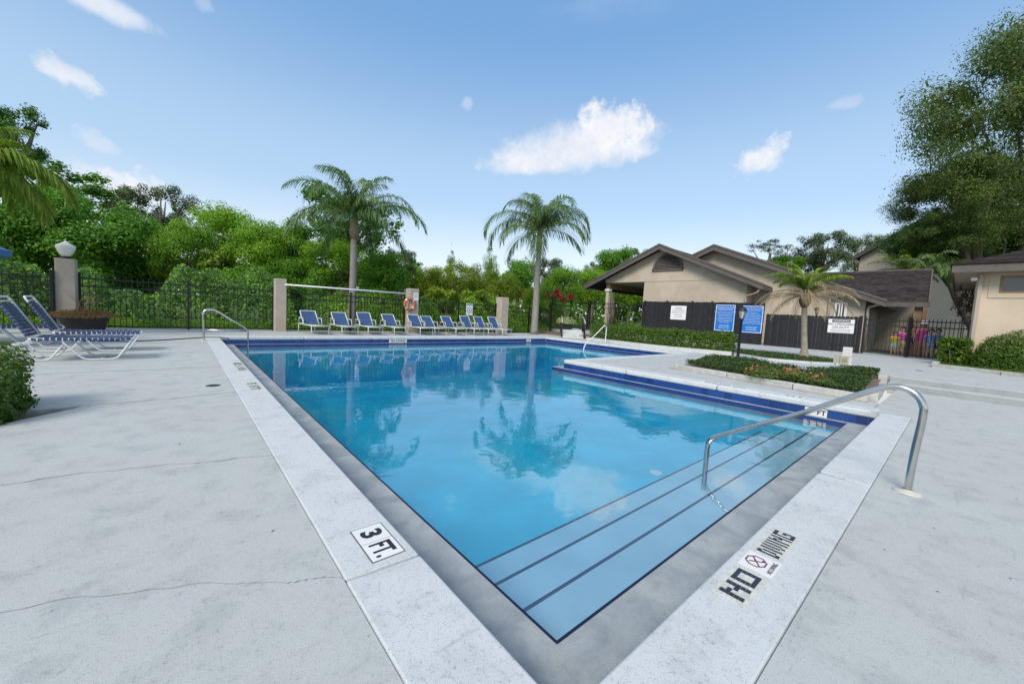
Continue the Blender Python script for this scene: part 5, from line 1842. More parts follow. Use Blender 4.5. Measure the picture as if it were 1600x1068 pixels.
for y_ in (6.2, 5.2):
    shift(MB().box(XW2 - .03, y_ - .35, 1.0, XW2 - .001, y_ + .35, 2.35), co2).build('shutter', M_post, club2)

# long dark roof to the right of the second gable
lr_ = thing('covered_walkway', 'long dark shingle roof with brown post beside the entrance gate', 'building', (27, 1.6, 0.2))
lo_ = Vector((27, 1.6, 0.2))
ZE, ZRr = 2.78, 4.93


def zroof(x):
    return ZE + (ZRr - ZE) * (x - 27) / 5.1


k_ = 14
for i in range(k_):
    xa, xb2 = 27 + 5.1 * i / k_, 27 + 5.1 * min(1.0, (i + 1.25) / k_)
    ymax = min(7.3, 2.43 + 1.004 * (xb2 - 27) + 0.25)
    ymin0 = 1.12 + 0.24 * (xa - 27) / 5.1
    y_ = ymin0
    while y_ < ymax - .05:
        y2 = min(ymax, y_ + random.choice((0.42, 0.55, 0.68)))
        mb = MB().add([(xa, y_, zroof(xa) + .004), (xa, y2 - .012, zroof(xa) + .004), (xb2, y2 - .012, zroof(xb2) + .002), (xb2, y_, zroof(xb2) + .002),
                       (xa, y_, zroof(xa) + .035), (xa, y2 - .012, zroof(xa) + .035), (xb2, y2 - .012, zroof(xb2) + .008), (xb2, y_, zroof(xb2) + .008)],
                      [(0, 1, 2, 3), (7, 6, 5, 4), (0, 4, 5, 1), (1, 5, 6, 2), (3, 7, 4, 0)])
        shift(mb, lo_).build('shingle', M_shingle, lr_)
        y_ = y2
rp = [(27, 1.13), (27, 2.6), (32.1, 7.5), (32.1, 1.37)]
mb = MB().add([(p[0], p[1], zroof(p[0]) - .002) for p in rp] + [(p[0], p[1], zroof(p[0]) - .12) for p in rp],
              [(0, 1, 2, 3), (7, 6, 5, 4)] + [(i, i + 4, (i + 1) % 4 + 4, (i + 1) % 4) for i in range(4)])
shift(mb, lo_).build('roof_deck', M_trim, lr_)
shift(MB().box(26.88, 1.05, ZE - .2, 26.99, 2.75, ZE + .02), lo_).build('gutter', M_trim, lr_)
shift(MB().beam((26.95, 1.09, ZE - .04), (32.2, 1.33, ZRr - .04), 0.06, 0.24), lo_).build('rake_board', M_trim, lr_)
shift(MB().beam((32.1, 1.3, ZRr + .03), (32.1, 7.4, ZRr + .03), 0.22, 0.08), lo_).build('ridge_cap', M_trim, lr_)
pp = onX(1433, 500, 27.2)
shift(MB().box(27.1, pp.y - .14, 0.2, 27.38, pp.y + .14, ZE - .12), lo_).build('post', M_beam, lr_)
shift(MB().box(31.0, pp.y - .14, 0.2, 31.28, pp.y + .14, ZE + .3), lo_).build('post', M_beam, lr_)
shift(MB().box(31.9, 1.6, 0.2, 32.1, 7.3, 4.7), lo_).build('back_wall', M_wall, lr_)

# tall cream building farther back
fo = Vector((52, 0, 0.2))
fb = thing('apartment_building', 'tall cream apartment building half hidden by the oak and palms', 'building', fo)
ya, yb2 = onX(1345, 392  , 52).y, -14.0
yrf = onX(1455, 360  , 52).y
zrf = onX(1455, 340  , 52).z
zef = onX(1338, 403  , 52).z
slp = (zrf - zef) / (ya - yrf)
pl = [(ya, 0.2), (ya, zef), (yrf, zrf), (yb2, zrf), (yb2, 0.2)]
mb = MB().add([(52, *p) for p in pl] + [(64, *p) for p in pl], [(4, 3, 2, 1, 0), (5, 6, 7, 8, 9)] + [(i, (i + 1) % 5, (i + 1) % 5 + 5, i + 5) for i in range(5)])
shift(mb, fo).build('wall', mat('pale_stucco', (0.68, 0.57, 0.46), 0.9, var=0.05, vscale=1), fb)
mb = MB().beam((51.7, ya + .5, zef - .1), (51.7, yrf, zrf + .15), 0.7, 0.35, (0, 0, 1))
shift(mb, fo).build('rake_board', M_trim, fb)
mb = MB().add([(51.4, ya + .5, zef + .1), (51.4, yrf, zrf + .35), (64, yrf, zrf + .35), (64, ya + .5, zef + .1)], [(0, 1, 2, 3)])
shift(mb, fo).build('roof', M_shingle, fb)

# ------------------------------------------------------------------ cream building on the right
XB, YB0, YB1 = 20.8, -0.235, -9.0
bo = Vector((XB, YB0, 0.2))
rb = thing('pool_house', 'cream pool house with hipped shingle roof and high window at the right edge', 'building', bo)
w0, w1 = onX(1562, 429, XB), onX(1560, 459, XB)
wz0, wz1 = 2.78, 3.36
wy0 = onX(1562, 445, XB).y
mb = MB()
mb.box(XB, YB1, 0.2, XB + .2, YB0, wz0)
mb.box(XB, YB1, wz1, XB + .2, YB0, 3.62)
mb.box(XB, wy0, wz0, XB + .2, YB0, wz1)
mb.box(XB, YB1, wz0, XB + .2, wy0 - 1.9, wz1)
shift(mb, bo).build('wall', M_wall2, rb)
shift(MB().box(XB + .2, YB0 - .2, 0.2, XB + 9, YB0, 3.62), bo).build('side_wall', M_wall2, rb)
wf_ = MB()
for (y0, y1, z0, z1) in ((wy0 - 1.9, wy0, wz0, wz0 + .06), (wy0 - 1.9, wy0, wz1 - .06, wz1), (wy0 - .07, wy0, wz0 + .06, wz1 - .06), (wy0 - 1.9, wy0 - 1.83, wz0 + .06, wz1 - .06)):
    wf_.box(XB + .04, y0, z0, XB + .12, y1, z1)
wfo = shift(wf_, bo).build('window', M_frame, rb)
shift(MB().box(XB + .09, wy0 - 1.83, wz0 + .06, XB + .10, wy0 - .07, wz1 - .06), bo).build('pane', M_glass, wfo)
mb = MB()
for (y0, y1, z0, z1) in ((wy0 - 2.1, wy0 + .22, wz0 - .16, wz0 - .002), (wy0 - 2.1, wy0 + .22, wz1 + .002, wz1 + .16), (wy0 + .002, wy0 + .22, wz0 - .002, wz1 + .002)):
    mb.box(XB - .025, y0, z0, XB - .001, y1, z1)
shift(mb, bo).build('window_surround', M_wall2, rb)
ov = 0.62
x0, y0 = XB - ov, YB0 + ov
ze = 3.70
shift(MB().box(x0, YB1, ze - .26, x0 + .05, y0, ze), bo).build('fascia', M_trim, rb)
shift(MB().box(x0 + .05, y0 - .05, ze - .26, XB + 9, y0, ze), bo).build('fascia', M_trim, rb)
shift(MB().box(x0 + .05, YB1, ze - .24, XB + 8, y0 - .05, ze - .20), bo).build('soffit', M_soffit, rb)
hs = 0.36
k_ = 16
for i in range(k_):
    f0, f1 = i / k_ * 4.2, min(4.2, (i + 1.25) / k_ * 4.2)
    for side in (0, 1):
        def P3(f, e, up):
            return (x0 - .05 + f, (y0 + .05 - f) if e else YB1, ze + f * hs + up) if side == 0 else ((x0 - .05 + f) if e else XB + 9, y0 + .05 - f, ze + f * hs + up)
        a, b, c, d = P3(f0, 1, .012), P3(f0, 0, .012), P3(f1, 0, .004), P3(f1, 1, .004)
        a2, b2_, c2_, d2 = P3(f0, 1, .045), P3(f0, 0, .045), P3(f1, 0, .010), P3(f1, 1, .010)
        mb = MB().add([a, b, c, d, a2, b2_, c2_, d2], [(0, 1, 2, 3), (7, 6, 5, 4), (0, 4, 5, 1)])
        shift(mb, bo).build('shingle_course', M_shingle, rb)
shift(MB().box(XB - .11, YB0 - .11, 0.3, XB - .01, YB0 - .02, 3.4), bo).build('downpipe', M_gutter, rb)
shift(MB().box(XB - .16, YB0 + .02, 3.2, XB - .02, YB0 + .16, 3.3), bo).build('floodlight', M_whitep, rb)


# ------------------------------------------------------------------ hedges and bushes
def hedge_leaves(path, w, h, z0, n, leaf, m, seed=1, rough=0.05):
    """leaves on the skin of a clipped hedge that follows a path in plan"""
    g = np.random.default_rng(seed)
    P_ = np.array(path, float)
    sg = np.linalg.norm(np.diff(P_, axis=0), axis=1)
    cum = np.concatenate([[0], np.cumsum(sg)])
    s = g.random(n) * cum[-1]
    k = np.clip(np.searchsorted(cum, s) - 1, 0, len(sg) - 1)
    f = (s - cum[k]) / sg[k]
    C_ = P_[k] + (P_[k + 1] - P_[k]) * f[:, None]
    T = (P_[k + 1] - P_[k]) / sg[k][:, None]
    S = np.stack([T[:, 1], -T[:, 0]], 1)
    # skin: two sides, top, ends
    u = g.random(n)
    face = np.where(u < 0.42, 0, np.where(u < 0.62, 1, np.where(u < 0.93, 2, 3)))
    a = g.random(n)
    off = np.where(face == 0, w / 2, np.where(face == 1, -w / 2, (a - 0.5) * w))
    zz = np.where(face == 2, h, g.random(n) * h)
    ends = face == 3
    e = g.random(n) < 0.5
    C_[ends] = np.where(e[ends][:, None], P_[0], P_[-1])
    off = np.clip(off, -w / 2, w / 2)
    rr = g.normal(size=n) * rough - np.abs(g.normal(size=n)) * 0.03
    N = np.zeros((n, 3))
    N[face == 0, :2] = S[face == 0]
    N[face == 1, :2] = -S[face == 1]
    N[face == 2, 2] = 1
    N[ends, :2] = np.where(e[ends][:, None], -T[ends], T[ends])
    X3 = np.stack([C_[:, 0] + S[:, 0] * off, C_[:, 1] + S[:, 1] * off, z0 + zz], 1) + N * rr[:, None]
    X3[:, 2] += 0.02 * np.sin(s * 3) * (zz / h)
    Nn = N + g.normal(size=(n, 3)) * 0.7
    Nn[:, 2] += 0.35
    ni = n // 6
    idx = g.integers(0, n, ni)
    Xi = X3[idx] - N[idx] * g.uniform(0.06, min(w, h) * 0.4, ni)[:, None]
    X3 = np.vstack([X3, Xi])
    Nn = np.vstack([Nn, g.normal(size=(ni, 3))])
    L = np.concatenate([leaf * g.uniform(.6, 1.3, n), np.full(ni, leaf * 2.6)])
    X3[:, 2] = np.maximum(X3[:, 2], z0)
    return X3, Nn, L


def hedge(label, path, w, h, z0, n, leaf, seed, cat='hedge', name='clipped_hedge', m=None):
    c = Vector((path[0][0], path[0][1], z0))
    t = thing(name, label, cat, c)
    X3, Nn, L = hedge_leaves([(p[0] - c.x, p[1] - c.y) for p in path], w, h, 0.02, n, leaf, m, seed)
    put('foliage', leaf_mesh('foliage', X3, Nn, L, L * 0.6, m or L_hedge), t)
    mb = MB()
    g = random.Random(seed)
    for i in range(int(6 + n / 3000)):
        k = g.randrange(len(path) - 1)
        f = g.random()
        x_, y_ = path[k][0] + (path[k + 1][0] - path[k][0]) * f - c.x, path[k][1] + (path[k + 1][1] - path[k][1]) * f - c.y
        mb.tube([(x_, y_, -0.05), (x_ + g.uniform(-.08, .08), y_ + g.uniform(-.08, .08), h * 0.6)], [0.015, 0.008], 5)
    tag(mb.build('stems', M_bark, t), kind='stuff')
    return t


hedge('long low clipped hedge in front of the dark fence and porch', [(17.05, 12.9), (16.55, 9.6), (16.6, 8.0), (17.15, 6.0)], 0.75, 0.70, 0.14, 22000, 0.055, 3)
hedge('small square clipped hedge by the entrance gate', [(19.75, 0.12), (20.7, 0.02)], 0.60, 0.86, Z_UP, 5000, 0.06, 4)


def ball_bush(label, c, rx, ry, rz_, n, leaf, seed, m=L_hedge, name='round_bush', cat='bush', flat=False):
    g = np.random.default_rng(seed)
    t = thing(name, label, cat, c)
    d = g.normal(size=(n, 3))
    d[:, 2] = np.abs(d[:, 2]) * 1.0 - 0.25 * g.random(n)
    d /= np.linalg.norm(d, axis=1, keepdims=True)
    if flat:            # clipped: nearly flat top and straight sides
        p_ = 6.5
        q = (np.abs(d[:, 0]) ** p_ + np.abs(d[:, 1]) ** p_ + np.abs(d[:, 2]) ** p_) ** (1 / p_)
        d = d / q[:, None]
    r = 1 + 0.035 * g.normal(size=n) - 0.10 * g.random(n) ** 2 + 0.03 * np.sin(d[:, 0] * 9 + d[:, 2] * 7) + 0.03 * np.sin(d[:, 1] * 11 + 1)
    P = d * r[:, None] * np.array([rx, ry, rz_])
    P[:, 2] = np.maximum(P[:, 2] + 0.02, 0.02 + 0.06 * g.random(n))
    N = d + g.normal(size=(n, 3)) * 0.65
    N[:, 2] += 0.3
    L = leaf * g.uniform(.6, 1.3, n)
    ni = n // 6
    Pi = P[:ni] * g.uniform(0.35, 0.88, ni)[:, None]
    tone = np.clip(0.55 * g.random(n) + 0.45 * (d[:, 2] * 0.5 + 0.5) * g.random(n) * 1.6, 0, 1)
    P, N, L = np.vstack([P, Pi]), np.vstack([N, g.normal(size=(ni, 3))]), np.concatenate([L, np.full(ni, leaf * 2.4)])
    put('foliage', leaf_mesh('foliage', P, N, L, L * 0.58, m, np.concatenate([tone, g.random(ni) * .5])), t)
    mb = MB()
    for i in range(6):
        a = g.uniform(0, 6.28)
        mb.tube([(0.05 * math.cos(a), 0.05 * math.sin(a), -0.06), (rx * .5 * math.cos(a), ry * .5 * math.sin(a), rz_ * .7)], [0.018, 0.007], 5)
    tag(mb.build('stems', M_bark, t), kind='stuff')
    return t


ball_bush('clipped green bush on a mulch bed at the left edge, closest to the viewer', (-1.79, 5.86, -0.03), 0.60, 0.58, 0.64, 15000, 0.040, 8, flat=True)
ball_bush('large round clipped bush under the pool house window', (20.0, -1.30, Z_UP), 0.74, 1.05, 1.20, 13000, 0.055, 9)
tree(1508, 474, 17, 36, 15.9, 'purple', 'sparse dark reddish shrub in the corner between fence and cream building', 'shrub', zg=Z_UP, name='shrub', trunk_r=0.022)
# red flowering shrub behind the slim palm
rs = atd(846, 470, 28)
rsh = thing('flowering_shrub', 'shrub covered in deep red blossom behind the slim palm trunk', 'shrub', (rs.x, rs.y, 0))
put('foliage', crown_mesh('loose'), rsh, (0, 0, rs.z), (0, 0, 0.4), (1.25, 1.25, 1.1))
d = rng.normal(size=(1300, 3))
cl = rng.normal(size=(26, 3)) * np.array([0.95, 0.95, 0.30]) + np.array([0, 0, 0.35])
P = cl[rng.integers(0, 13, 1300)] + d * 0.14
put('blossom', leaf_mesh('blossom', P, d, 0.13, 0.10, L_red), rsh, (0, 0, rs.z))
trunk_mb(rs.z, 0.05, (0, 0, rs.z), (1.1, 1.1, 0.8), 77).build('trunk', M_bark, rsh)

# groundcover and flowers in the raised bed
poly = [(9.98, 4.60), (9.35, 1.08), (12.55, 1.15), (12.6, 1.45), (11.2, 2.35), (12.0, 3.75), (11.75, 4.62)]


def inside(P_, poly_):
    x_, y_ = P_[:, 0], P_[:, 1]
    r_ = np.zeros(len(x_), bool)
    j = len(poly_) - 1
    for i in range(len(poly_)):
        xi, yi = poly_[i]
        xj, yj = poly_[j]
        c_ = ((yi > y_) != (yj > y_)) & (x_ < (xj - xi) * (y_ - yi) / (yj - yi + 1e-12) + xi)
        r_ ^= c_
        j = i
    return r_


def bed_z(x_):
    return 0.08 + 0.19 * np.clip((x_ - 9.4) / 3.0, 0, 1)


n = 42000
P = np.stack([rng.uniform(9.3, 12.7, n), rng.uniform(1.0, 4.7, n), np.zeros(n)], 1)
P = P[inside(P, poly)]
mid = np.exp(-(((P[:, 0] - 11.0) / 0.55) ** 2)) * np.exp(-(((P[:, 1] - 2.7) / 1.2) ** 2))
bald = (np.sin(P[:, 0] * 5.2 + 1.3) * np.sin(P[:, 1] * 3.7) > 0.35) & (P[:, 0] > 10.4) & (P[:, 0] < 11.6)
keep = ~(bald & (rng.random(len(P)) < 0.85))
P = P[keep]
P[:, 2] = bed_z(P[:, 0]) + 0.04 + rng.random(len(P)) * (0.09 + 0.03 * np.sin(P[:, 0] * 4) * np.sin(P[:, 1] * 3.1))
N = rng.normal(size=P.shape) * 0.7 + np.array([0, 0, 0.8])
gc = put('groundcover', leaf_mesh('groundcover', P, N, rng.uniform(.03, .075, len(P)), 0.026, L_cover))
tag(gc, kind='stuff')
fl_g = 'coral flower clumps in the raised bed'
for (px, py, rr, lab) in ((1195, 577, 0.40, 'coral flowering plant clump farthest along the raised bed'), (1240, 580, 0.36, 'middle coral flowering clump in the raised bed'), (1275, 586, 0.32, 'coral flowering clump beside the utility boxes')):
    q = G(px, py, 0.30)
    ft = thing('flowering_plant', lab, 'flowering plant', (q.x, q.y, 0.17), 0, fl_g)
    n = 1500
    d = rng.normal(size=(n, 3))
    d[:, 2] = np.abs(d[:, 2])
    d /= np.linalg.norm(d, axis=1, keepdims=True)
    P = d * (rr * (0.5 + 0.5 * rng.random(n)))[:, None] * np.array([1, 1, 0.5])
    put('foliage', leaf_mesh('foliage', P, d + rng.normal(size=(n, 3)) * .5, rng.uniform(.03, .075, n), 0.03, leaf_mat('leaf_flowerbed', [(0.05, 0.09, 0.02), (0.10, 0.16, 0.03), (0.16, 0.19, 0.05)], 0.3)), ft)
    n = 48
    k = rng.integers(0, 12, n)
    cl = rng.normal(size=(12, 3))
    cl[:, 2] = np.abs(cl[:, 2]) + .3
    cl /= np.linalg.norm(cl, axis=1, keepdims=True)
    P = cl[k] * rr * np.array([0.95, 0.95, 0.54]) + rng.normal(size=(n, 3)) * 0.022
    put('blossom', leaf_mesh('blossom', P, rng.normal(size=(n, 3)) + np.array([0, 0, 1]), 0.05, 0.045, L_coral), ft)

# strip bed with the small palm
pbp = [(13.75, 4.70), (16.2, 5.45), (16.0, 3.5), (15.55, 2.45), (14.1, 2.2), (13.45, 2.68), (13.0, 3.6)]
tag(MB().prism(pbp, Z_UP - 0.05, Z_UP + 0.012).build('bed_soil', M_mulch), kind='structure')
n = 9000
P = np.stack([rng.uniform(12.9, 16.2, n), rng.uniform(2.1, 5.5, n), np.zeros(n)], 1)
P = P[inside(P, pbp)]
P[:, 2] = Z_UP + 0.02 + rng.random(len(P)) * 0.10
tag(put('groundcover', leaf_mesh('groundcover', P, rng.normal(size=P.shape) * .7 + np.array([0, 0, .7]), rng.uniform(.03, .08, len(P)), 0.03, L_cover)), kind='stuff')
pc = thing('garden_curb', 'curved white curb round the small palm bed', 'curb', (13.75, 4.7, Z_UP), 0)
for a, b in zip([pbp[0], pbp[6], pbp[5]], [pbp[6], pbp[5], pbp[4]]):
    MB().beam((a[0] - 13.75, a[1] - 4.7, 0.02), (b[0] - 13.75, b[1] - 4.7, 0.02), 0.12, 0.09).build('curb_stone', M_coping, pc)

# lawn strip on the right with its curb
lp = [(18.05, 0.40), (23.2, 0.36), (23.2, -1.2), (21, -7), (12, -7), (17.0, -1.2)]
tag(MB().prism(lp, Z_UP - .05, Z_UP + 0.02).build('lawn', M_lawn_soil), kind='structure')
n = 26000
P = np.stack([rng.uniform(14.5, 21, n), rng.uniform(-4, 0.4, n), np.zeros(n)], 1)
P = P[inside(P, lp)]
P[:, 2] = Z_UP + 0.025 + rng.random(len(P)) * 0.035
tag(put('grass', leaf_mesh('grass', P, rng.normal(size=P.shape) * np.array([1, 1, .3]), rng.uniform(.03, .07, len(P)), 0.010, L_grass, None, -1.5)), kind='stuff')
rc = thing('garden_curb', 'white timber curb edging the lawn under the pool house', 'curb', (18.0, 0.4, Z_UP), 0)
for (a, b) in (((23.0, 0.40), (18.05, 0.44)), ((18.0, 0.44), (17.2, -0.84)), ((17.17, -0.88), (15.6, -3.1)), ((15.57, -3.15), (13, -6.6))):
    o = MB().beam((a[0] - 18, a[1] - .4, 0.05), (b[0] - 18, b[1] - .4, 0.05), 0.14, 0.12).build('edging_timber', M_timber, rc)

# utility boxes
ub = thing('utility_boxes', 'grey and tan electrical boxes on conduit legs behind the flower bed', 'electrical box', (13.15, 1.95, Z_UP - .1), R(-82))
MB().box(-0.005, -0.06, 0.42, 0.185, 0.07, 0.66).build('upper_box', M_boxgrey, ub)
b_ = MB().box(-0.03, -0.11, 0.20, 0.13, -0.062, 0.41).build('meter_box', M_boxtan, ub)
MB().box(0.0, -0.118, 0.27, 0.10, -0.111, 0.36).build('meter_window', M_window_y, b_)
MB().box(-0.17, -0.06, 0.22, -0.035, 0.04, 0.43).build('side_box', M_boxtan, ub)
MB().box(0.0, -0.055, -0.02, 0.19, 0.06, 0.41).build('pedestal', M_boxgrey, ub)
for x_ in (-0.13, -0.005, 0.045, 0.10):
    MB().tube([(x_, -0.075 if x_ > -.1 else -.01, -0.05), (x_, -0.075 if x_ > -.1 else -.01, 0.21)], 0.017, 8).build('conduit', M_conduit, ub)

# ------------------------------------------------------------------ garden steps at the back with black rails and planter
st = tag(thing('stairs', 'x', 'x'), kind='structure')
del st['label'], st['category']
so_ = Vector((17.1, 14.45, 0))
dv = Vector((0.72, 0.69, 0)).normalized()
sv = Vector((dv.y, -dv.x, 0))
for i in range(4):
    a = so_ + dv * (0.42 * i)
    MB().beam(a + Vector((0, 0, 0.055 + 0.05 * i)), a + dv * 3.2 + Vector((0, 0, 0.055 + 0.05 * i)), 1.15, 0.11 + 0.10 * i).build('stair_tread', M_coping, st)
for s, lab in ((-1, 'left black stair rail with pale top bar beside the garden steps'), (1, 'right black stair rail with pale top bar beside the garden steps')):
    t = thing('stair_rail', lab, 'railing', so_ + sv * (0.66 * s), math.atan2(dv.y, dv.x), 'stair rails at the garden steps')
    MB().tube([(0, 0, 0), (0, 0, 0.86)], 0.03, 8).build('post', M_black_metal, t)
    MB().tube([(1.7, 0, 0.3), (1.7, 0, 1.22)], 0.03, 8).build('post', M_black_metal, t)
    MB().tube([(-0.03, 0, 0.86), (1.75, 0, 1.23)], 0.025, 8).build('top_bar', M_white_metal, t)
    MB().tube([(0, 0, 0.15), (1.7, 0, 0.5)], 0.018, 8).build('bottom_bar', M_black_metal, t)
    for i in range(1, 11):
        f = i / 11
        put('baluster', CR.setdefault('bal', MB().tube([(0, 0, 0.15), (0, 0, 0.86)], 0.011, 6).mesh('baluster', M_black_metal)), t, (1.7 * f, 0, 0.36 * f))
pq = G(893, 519, 0)
pq = Vector((18.1, 15.9, 0.05))
p2_ = thing('planter', 'tall dark square planter beside the garden steps', 'planter', pq)
MB().add([(-.22, -.22, 0), (.22, -.22, 0), (.22, .22, 0), (-.22, .22, 0), (-.3, -.3, .72), (.3, -.3, .72), (.3, .3, .72), (-.3, .3, .72)], [(3, 2, 1, 0), (4, 5, 6, 7), (0, 1, 5, 4), (1, 2, 6, 5), (2, 3, 7, 6), (3, 0, 4, 7)]).build('box', M_planter, p2_)
pv = thing('variegated_plant', 'pale variegated plant growing in the tall dark planter', 'plant', pq + Vector((0, 0, 0.72)))
n = 900
d = rng.normal(size=(n, 3))
d[:, 2] = np.abs(d[:, 2])
d /= np.linalg.norm(d, axis=1, keepdims=True)
P = d * rng.uniform(.2, .62, n)[:, None] * np.array([1.1, 1.1, .75])
put('foliage', leaf_mesh('foliage', P, d + rng.normal(size=(n, 3)) * .5, 0.12, 0.05, L_pale), pv)
mb = MB()
for i in range(5):
    a = i * 1.3
    mb.tube([(0, 0, 0), (.1 * math.cos(a), .1 * math.sin(a), .5), (.35 * math.cos(a), .35 * math.sin(a), 1.0)], [.02, .014, .005], 5)
mb.build('stems', M_bark, pv)

# ------------------------------------------------------------------ parked car glimpsed through the fence
cp_ = onX(1507, 514, 33)
car = thing('parked_car', 'dark parked car glimpsed through the fence left of the cream building', 'car', (33, cp_.y - 1.2, 0.24), R(90))
MB().add([(x_, y_, z_) for (x_, z_) in ((-2.2, .35), (2.2, .35), (2.2, .75), (1.3, .92), (-1.9, .95), (-2.2, .8)) for y_ in (-.85, .85)],
         [(0, 2, 4, 6, 8, 10), (11, 9, 7, 5, 3, 1)] + [(2 * i, 2 * i + 1, (2 * i + 3) % 12, (2 * i + 2) % 12) for i in range(6)]).build('body', mat('car_paint', (0.015, 0.016, 0.02), 0.25, coat=0.8), car)
MB().add([(-1.9, -.75, .951), (1.2, -.75, .93), (.45, -.62, 1.42), (-1.2, -.62, 1.42), (-1.9, .75, .951), (1.2, .75, .93), (.45, .62, 1.42), (-1.2, .62, 1.42)],
         [(0, 1, 2, 3), (7, 6, 5, 4), (1, 5, 6, 2), (0, 3, 7, 4), (3, 2, 6, 7)]).build('cabin', M_glass, car)
for sx in (-1.35, 1.35):
    for sy in (-.78, .78):
        w_ = MB().tube([(sx, sy - .1, .32), (sx, sy + .1, .32)], 0.32, 16).build('wheel', M_hose, car)
        MB().tube([(sx, sy - .11, .32), (sx, sy + .11, .32)], 0.19, 12).build('rim', M_boxgrey, w_)

# ------------------------------------------------------------------ people behind the gate
def person(label, loc, h, face, skin, outfit, hair, hat=None, arm=(0.10, 0.10), arm_out=None, stride=0.0, child=False):
    """face = heading the person looks along (plan angle). Body: one skin surface; clothes and hair its children"""
    t = thing('person', label, 'person', loc, face + R(90), 'people behind the gate')
    hd = 1.18 if child else 1.0
    V_, E_, R_ = [], [], []

    def jv(p, r, par=None):
        V_.append((p[0] * h, p[1] * h, p[2] * h))
        R_.append(r * h)
        if par is not None:
            E_.append((par, len(V_) - 1))
        return len(V_) - 1
    pel = jv((0, 0, .525), .072)
    wa = jv((0, .005, .61), .062, pel)
    ch_ = jv((0, .0, .72), .070, wa)
    ut = jv((0, .0, .785), .055, ch_)
    nk = jv((0, -.002, .84), .028, ut)
    h0 = jv((0, -.012, .885), .040 * hd, nk)
    h1 = jv((0, -.010, .93), .056 * hd, h0)
    jv((0, -.004, .972), .040 * hd, h1)
    for s, sp in ((-1, stride), (1, -stride)):
        hp_ = jv((s * .052, 0, .50), .056, pel)
        kn = jv((s * .056, sp * .5 - .012, .285), .036, hp_)
        cf = jv((s * .056, sp * .8, .20), .034, kn)
        an = jv((s * .056, sp + .005, .045), .020, cf)
        jv((s * .066, sp - .085, .016), .016, an)
    for s in (-1, 1):
        sh = jv((s * .108, 0, .795), .036, ut)
        if arm_out and s == arm_out:
            el = jv((s * .185, .01, .68), .024, sh)
            wr2 = jv((s * .12, -.06, .57), .017, el)
            dd = Vector((-.5 * s, -.4, -.6)).normalized()
        else:
            el = jv((s * (.108 + arm[0] * .4), .012, .635), .024, sh)
            wr2 = jv((s * (.108 + arm[0] * .5), -.02, .50), .017, el)
            dd = Vector((0, -.1, -1)).normalized()
        w3 = Vector(V_[wr2]) / h
        pm = jv(w3 + dd * .03, .019, wr2)
        side = Vector((0, 1, 0))
        for q in range(4):
            off = side * ((q - 1.5) * .011)
            f1 = jv(w3 + dd * .055 + off, .0065, pm)
            jv(w3 + dd * (.085 - abs(q - 1.3) * .005) + off + Vector((-.006 * s, 0, 0)), .0055, f1)
        jv(w3 + dd * .045 + Vector((-.004 * s, -.028, 0)), .0070, pm)
    me = bpy.data.meshes.new('body')
    me.from_pydata(V_, E_, [])
    o = put('body', me, t)
    o.modifiers.new('skin', 'SKIN')
    sl = me.skin_vertices[0].data if me.skin_vertices else None
    if sl is None:
        bpy.context.view_layer.objects.active = o
        me.skin_vertices.new() if hasattr(me.skin_vertices, 'new') else None
        sl = me.skin_vertices[0].data
    for i, r in enumerate(R_):
        sl[i].radius = (r, r * (0.72 if i in (pel, wa, ch_, ut) else 1))
        sl[i].use_root = (i == pel)
    sb = o.modifiers.new('sub', 'SUBSURF')
    sb.levels = sb.render_levels = 1
    for p_ in range(0):
        pass
    me.materials.append(mat('skin_%d' % int(skin[0] * 1000), skin, 0.6))

    def rings(name, prof, m, par=t, cx=0.0, sy=0.74):
        mb = MB()
        vs, fs = [], []
        k = 14
        for (z_, r, xo, yo) in prof:
            for q in range(k):
                a = 2 * math.pi * q / k
                vs.append(((cx + xo + r * math.cos(a)) * h, (yo + r * sy * math.sin(a)) * h, z_ * h))
        for i in range(len(prof) - 1):
            for q in range(k):
                fs.append((i * k + q, i * k + (q + 1) % k, (i + 1) * k + (q + 1) % k, (i + 1) * k + q))
        return mb.add(vs, fs, True).build(name, m, par)
    for (kind, m) in outfit:
        if kind == 'swimsuit':
            rings('swimsuit', [(.485, .070, 0, 0), (.50, .088, 0, 0), (.54, .089, 0, 0), (.61, .075, 0, 0), (.72, .084, 0, 0), (.765, .080, 0, 0), (.79, .066, 0, 0)], m)
        elif kind == 'top':
            rings('top', [(.555, .092, 0, 0), (.62, .084, 0, 0), (.72, .092, 0, 0), (.78, .090, 0, 0), (.812, .066, 0, 0), (.826, .040, 0, 0)], m)
            for s in (-1, 1):
                if arm_out and s == arm_out:
                    pts = [(s * .10 * h, 0, .80 * h), (s * .15 * h, .004 * h, .735 * h), (s * .18 * h, .008 * h, .69 * h)]
                else:
                    pts = [(s * .10 * h, 0, .80 * h), (s * (.118) * h, .004 * h, .735 * h), (s * (.13) * h, .008 * h, .68 * h)]
                MB().tube(pts, [.043 * h, .040 * h, .038 * h], 10).build('sleeve', m, t)
        elif kind == 'band':
            rings('bikini_top', [(.705, .083, 0, 0), (.73, .088, 0, 0), (.765, .080, 0, 0)], m)
        elif kind == 'shorts':
            rings('shorts', [(.44, .094, 0, 0), (.50, .094, 0, 0), (.56, .086, 0, 0), (.585, .082, 0, 0)], m)
            for s in (-1, 1):
                rings('shorts_leg', [(.36, .054, 0, 0), (.42, .056, 0, 0), (.50, .058, 0, 0)], m, t, s * .052, 1.0)
    mh = hair[0]
    rr = .066 * hd * h
    c_ = Vector((0, .004 * h, .935 * h))
    mb = MB()
    vs, fs = [], []
